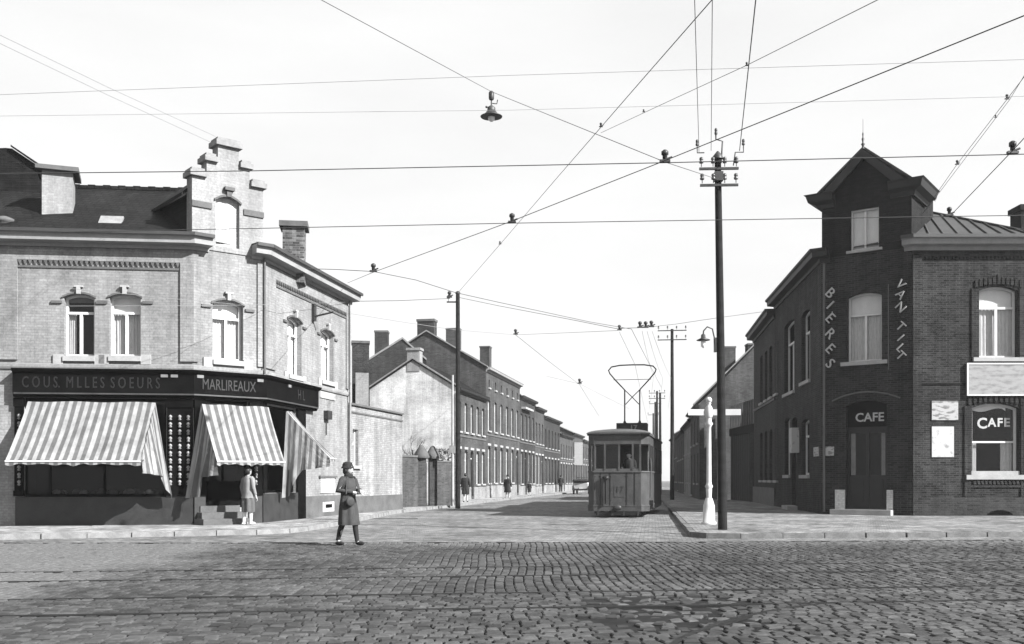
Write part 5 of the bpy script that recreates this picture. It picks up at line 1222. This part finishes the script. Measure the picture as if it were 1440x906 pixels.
def person(label, loc, rz, H=1.65, top=None, skirt=None, hem=.42, hat=None, legs=None, arms=None, shoe=None, sock=None, trousers=False, flare=.2, group=None, hair=True, lean=0, bag=False):
    local(); t = thing('person', label, 'person', (0, 0, 0), group); local()
    top, skirt, shoe, sock = top or M_BLACK, skirt or M_BLACK, shoe or M_BLACK, sock or M_SKIN
    legs = legs or {-1: ((-.09, -.03, .47), (-.09, .0, .07)), 1: ((.09, .02, .47), (.1, .06, .07))}
    arms = arms or {-1: ((-.23, .02, 1.1), (-.25, -.06, .85)), 1: ((.23, .02, 1.1), (.25, -.06, .85))}
    J = [(0, 0, .9), (0, 0, 1.08), (0, -.005, 1.26), (0, 0, 1.4), (0, -.01, 1.47)]; rad = [.12, .105, .12, .05, .048]; E = [(0, 1), (1, 2), (2, 3), (3, 4)]
    for s in (-1, 1):
        kn, an = legs[s]; i = len(J); J += [(s*.09, 0, .83), kn, an, (an[0]+s*.015, an[1]-.1, .035)]; rad += [.085, .055, .038, .03]; E += [(0, i), (i, i+1), (i+1, i+2), (i+2, i+3)]
        el, wr = arms[s]; i = len(J); d = (Vector(wr)-Vector(el)).normalized(); pm = Vector(wr)+d*.07
        side = d.cross(Vector((0, 0, 1))); side = side.normalized() if side.length > .1 else Vector((0, -1, 0)); bend = d.cross(side)
        J += [(s*.16, 0, 1.35), el, wr, tuple(pm)]; rad += [.055, .04, .026, .03]; E += [(2, i), (i, i+1), (i+1, i+2), (i+2, i+3)]
        for f, (o_, ln) in enumerate(((-.028, .065), (-.01, .075), (.01, .07), (.028, .055))):
            a = pm+side*o_+d*.03; b = a+d*ln*.55+bend*.008; c = b+d*ln*.4+bend*.03; k = len(J); J += [tuple(a), tuple(b), tuple(c)]; rad += [.009, .0085, .007]; E += [(i+3, k), (k, k+1), (k+1, k+2)]
        a = Vector(wr)+d*.03-side*.03; b = a+d*.035-side*.025; k = len(J); J += [tuple(a), tuple(b)]; rad += [.01, .008]; E += [(i+2, k), (k, k+1)]
    hc = (0, -.02, 1.555); body = skin_body(J, E, rad, M_SKIN, t, hc)
    if trousers:
        m = MB()
        for s in (-1, 1): kn, an = legs[s]; m.tube([(s*.085, 0, .92), (s*.09, 0, .8), kn, (an[0], an[1], .06)], [.11, .11, .085, .075], 12)
        m.build('trousers', skirt, t)
    else:
        for s in (-1, 1): kn, an = legs[s]; MB().tube([kn, ((kn[0]+an[0])/2, (kn[1]+an[1])/2+.01, (kn[2]+an[2])/2+.02), an], [.062, .056, .042], 10).build('stocking', sock, t)
        mid = ((legs[-1][0][1]+legs[1][0][1])/2)
        loft([(hem, 0, mid, flare, flare*.85), (hem+.03, 0, mid, flare*1.0, flare*.86), (.7, 0, mid*.5, .2, .17), (.9, 0, 0, .175, .14), (1.08, 0, 0, .145, .11)], 40, .11, 1).build('skirt', skirt, t)
    zb = .78 if not trousers else .72
    m = loft([(zb, 0, .01, .2, .16), (zb+.02, 0, .01, .2, .16), (1.0, 0, 0, .175, .135), (1.2, 0, 0, .185, .135), (1.34, 0, 0, .19, .11), (1.41, 0, .0, .1, .08), (1.44, 0, 0, .06, .06)], 36, .04, 2)
    for s in (-1, 1):
        el, wr = arms[s]; m.tube([(s*.13, 0, 1.36), (s*.18, 0, 1.33), el, tuple(Vector(el).lerp(Vector(wr), .85))], [.075, .075, .06, .048], 12)
    m.build('coat', top, t)
    for s in (-1, 1): an = legs[s][1]; MB().ball((an[0]+s*.01, an[1]-.06, .045), (.045, .125, .045), 12, 6).build('shoe', shoe, t)
    if hair: m = MB(); m.ball((0, .008, 1.575), (.088, .1, .11), 14, 10); m.build('hair', M_HAIR, t)
    if hat == 'cloche':
        MB().lathe((0, .015, 1.6), [(.135, -.02), (.13, .0), (.112, .02), (.108, .06), (.088, .1), (.03, .12)], 18).build('hat', M_BLACK, t)
        MB().lathe((0, -.01, 1.39), [(.1, 0), (.095, .04), (.075, .09), (.06, .1)], 14).build('scarf', M_BLACK, t)
        q = MB(); q.ball((0, .035, 1.53), (.1, .085, .1), 12, 8); q.build('bobbed_hair', M_HAIR, t)
    elif hat == 'cap': MB().lathe((0, -.01, 1.6), [(.11, 0), (.13, .03), (.12, .07), (.03, .09)], 14).build('cap', M_BLACK, t)
    elif hat == 'bowler': MB().lathe((0, 0, 1.6), [(.15, 0), (.155, .01), (.1, .015), (.1, .08), (.07, .12), (.02, .13)], 16).build('hat', M_BLACK, t)
    if bag:
        m = MB(); w = Vector(arms[bag][1]); m.box((w.x, w.y-.05, w.z-.24), (.1, .26, .2)); m.tube([(w.x, w.y-.13, w.z-.15), (w.x, w.y-.05, w.z-.02), (w.x, w.y+.04, w.z-.15)], .01, 6); m.build('handbag', M_BLACK, t)
    s = H/1.67; t.scale = (s, s, s); t.location = loc; t.rotation_euler = (0, 0, rz); return t
w1_ = person('woman in dark dress and dark hat walking across the setts', (-3.34, 20.3, 0), R(58), 1.66, M_DRESS, M_DRESS, .42, 'cloche',
       {-1: ((-.09, .06, .47), (-.09, .2, .1)), 1: ((.09, -.1, .48), (.1, -.16, .07))}, {-1: ((-.26, .06, 1.13), (-.02, -.22, 1.08)), 1: ((.27, -.02, 1.13), (.08, -.26, 1.12))}, None, M_BLACK, flare=.22)
local(); m = MB(); m.ball((-.13, -.17, .9), (.12, .05, .1), 14, 8); m.tube([(-.2, -.12, 1.05), (-.1, -.05, 1.4), (.06, .02, 1.43)], .015, 6); m.build('shoulder_bag', M_DRESS, w1_)
person('girl in pale jacket and white shoes at the shop steps', (-7.12, 26.85, .118), R(150), 1.54, M_GREYC, M_SKIRT, .38, None,
       {-1: ((-.09, -.04, .46), (-.09, -.02, .07)), 1: ((.09, .02, .46), (.11, .06, .07))}, None, M_WSHOE, M_WSHOE, flare=.2, bag=1)
person('person in black coat walking past the tram wire pole', (-2.5, 53.6, .118), R(170), 1.55, group='walkers on the left pavement', hem=.45)
person('person in long dark coat and hat at the kerb by the tall terraced house', (-.29, 65.5, 0), R(10), 1.6, hat='bowler', group='walkers on the left pavement', hem=.5, flare=.24)
person('small child in dark clothes by the brick terrace', (1.3, 74.5, .118), R(160), 1.05, hat='cap', group='walkers on the left pavement')
person('person in black farther down the terrace pavement', (4.7, 96, .118), R(170), 1.6, trousers=True, hat='cap', group='walkers on the left pavement')
dv = person('tram driver standing at the open windscreen', (0, 0, 0), 0, 1.7, trousers=True, hat='cap', arms={-1: ((-.24, -.04, 1.12), (-.2, -.28, 1.05)), 1: ((.24, -.04, 1.12), (.2, -.28, 1.05))})
a_ = -math.atan2(TD.x, TD.y); px_ = Vector((TF.x, TF.y, 0))+Matrix.Rotation(a_, 3, 'Z') @ Vector((.34, .62, .62)); dv.location = px_; dv.rotation_euler = (0, 0, a_+R(-15))
local(); panel(MB(), -.95, .95, .3, 1.5, .55, .62).build('floor', M_TRAMD, tram)

# ================================================================== OPEN CAR down the street
car = thing('open_car', 'pale open motor car with folded dark hood driving away', 'car'); local()
m = MB(); rows = []
for y, w, z1 in ((0, .62, 1.0), (.12, .72, 1.08), (.8, .74, 1.1), (1.7, .7, 1.08), (2.0, .55, 1.05), (3.3, .36, 1.0), (3.4, .3, .98)):
    rows.append([Vector((w*x, y, z)) for x, z in ((-.9, .48), (-1, .65), (-1, z1-.06), (-.94, z1), (.94, z1), (1, z1-.06), (1, .65), (.9, .48))])
m.grid(rows, closed=True, smooth=False); m.face(rows[0][::-1]); m.face(rows[-1]); m.build('body', M_CAR, car)
m = MB(); m.tube([(-.72, .1, 1.18), (0, -.06, 1.2), (.72, .1, 1.18)], [.12, .14, .12], 10); m.tube([(-.7, .3, 1.2), (0, .2, 1.26), (.7, .3, 1.2)], .1, 10); m.build('folded_hood', M_BLACK, car)
for s in (-1, 1):
    for y in (.35, 2.9):
        q = MB(); q.lathe((s*.68-.06, y, .36), [(.3, 0), (.36, .02), (.36, .1), (.3, .12)], 18, Matrix.Rotation(R(90), 3, 'Y')); w = q.build('wheel', M_BLACK, car)
        q = MB(); q.lathe((s*.68-.065, y, .36), [(.05, 0), (.26, .01), (.26, .12), (.05, .13)], 14, Matrix.Rotation(R(90), 3, 'Y')); q.build('hub', M_TRAM, w)
        q = MB(); pp = [(s*.7, y+.46*math.cos(t), .36+.44*math.sin(t)) for t in (k*math.pi/8 for k in range(9))]; q.tube(pp, .07, 6); q.build('mudguard', M_BLACK, car)
m = MB(); m.box((0, .02, .42), (1.2, .1, .16)); m.build('rear_axle', M_BLACK, car); MB().box((.02, -.03, .55), (.36, .02, .14)).build('number_plate', M_WPAINT, car)
m = MB(); m.tube([(-.62, 1.95, 1.05), (-.6, 1.85, 1.5), (.6, 1.85, 1.5), (.62, 1.95, 1.05)], .02, 6); m.build('windscreen_frame', M_IRON, car)
q = MB(); q.face([(-.6, 1.93, 1.08), (.6, 1.93, 1.08), (.58, 1.86, 1.48), (-.58, 1.86, 1.48)]); q.build('windscreen', M_GLASS, car)
car.location = (6.15, 89, 0); car.rotation_euler = (0, 0, R(-10.5))

# iron drain cover on the carriageway and a little rubble by the broken paving
local(); p = at(556, 728, 34); m = MB(); m.box((p.x, p.y, .004), (1.5, .22, .012), R(12)); tag(m.build('drain_cover', M_IRON), 'long iron drain cover let into the street mouth', 'drain cover')

# ================================================================== AIR: thin street haze
local(); hz = tag(MB().box((0, 320, 7.0), (820, 780, 16.4)).build('haze', M_WIRE), kind='stuff')
hm = bpy.data.materials.new('haze_air'); hm.use_nodes = True; hn = hm.node_tree.nodes; hn.remove(hn['Principled BSDF'])
pv = hn.new('ShaderNodeVolumePrincipled'); pv.inputs['Color'].default_value = (.92, .92, .92, 1); pv.inputs['Density'].default_value = .0004; pv.inputs['Anisotropy'].default_value = .2
hm.node_tree.links.new(pv.outputs[0], hn['Material Output'].inputs['Volume']); hz.data.materials.clear(); hz.data.materials.append(hm)
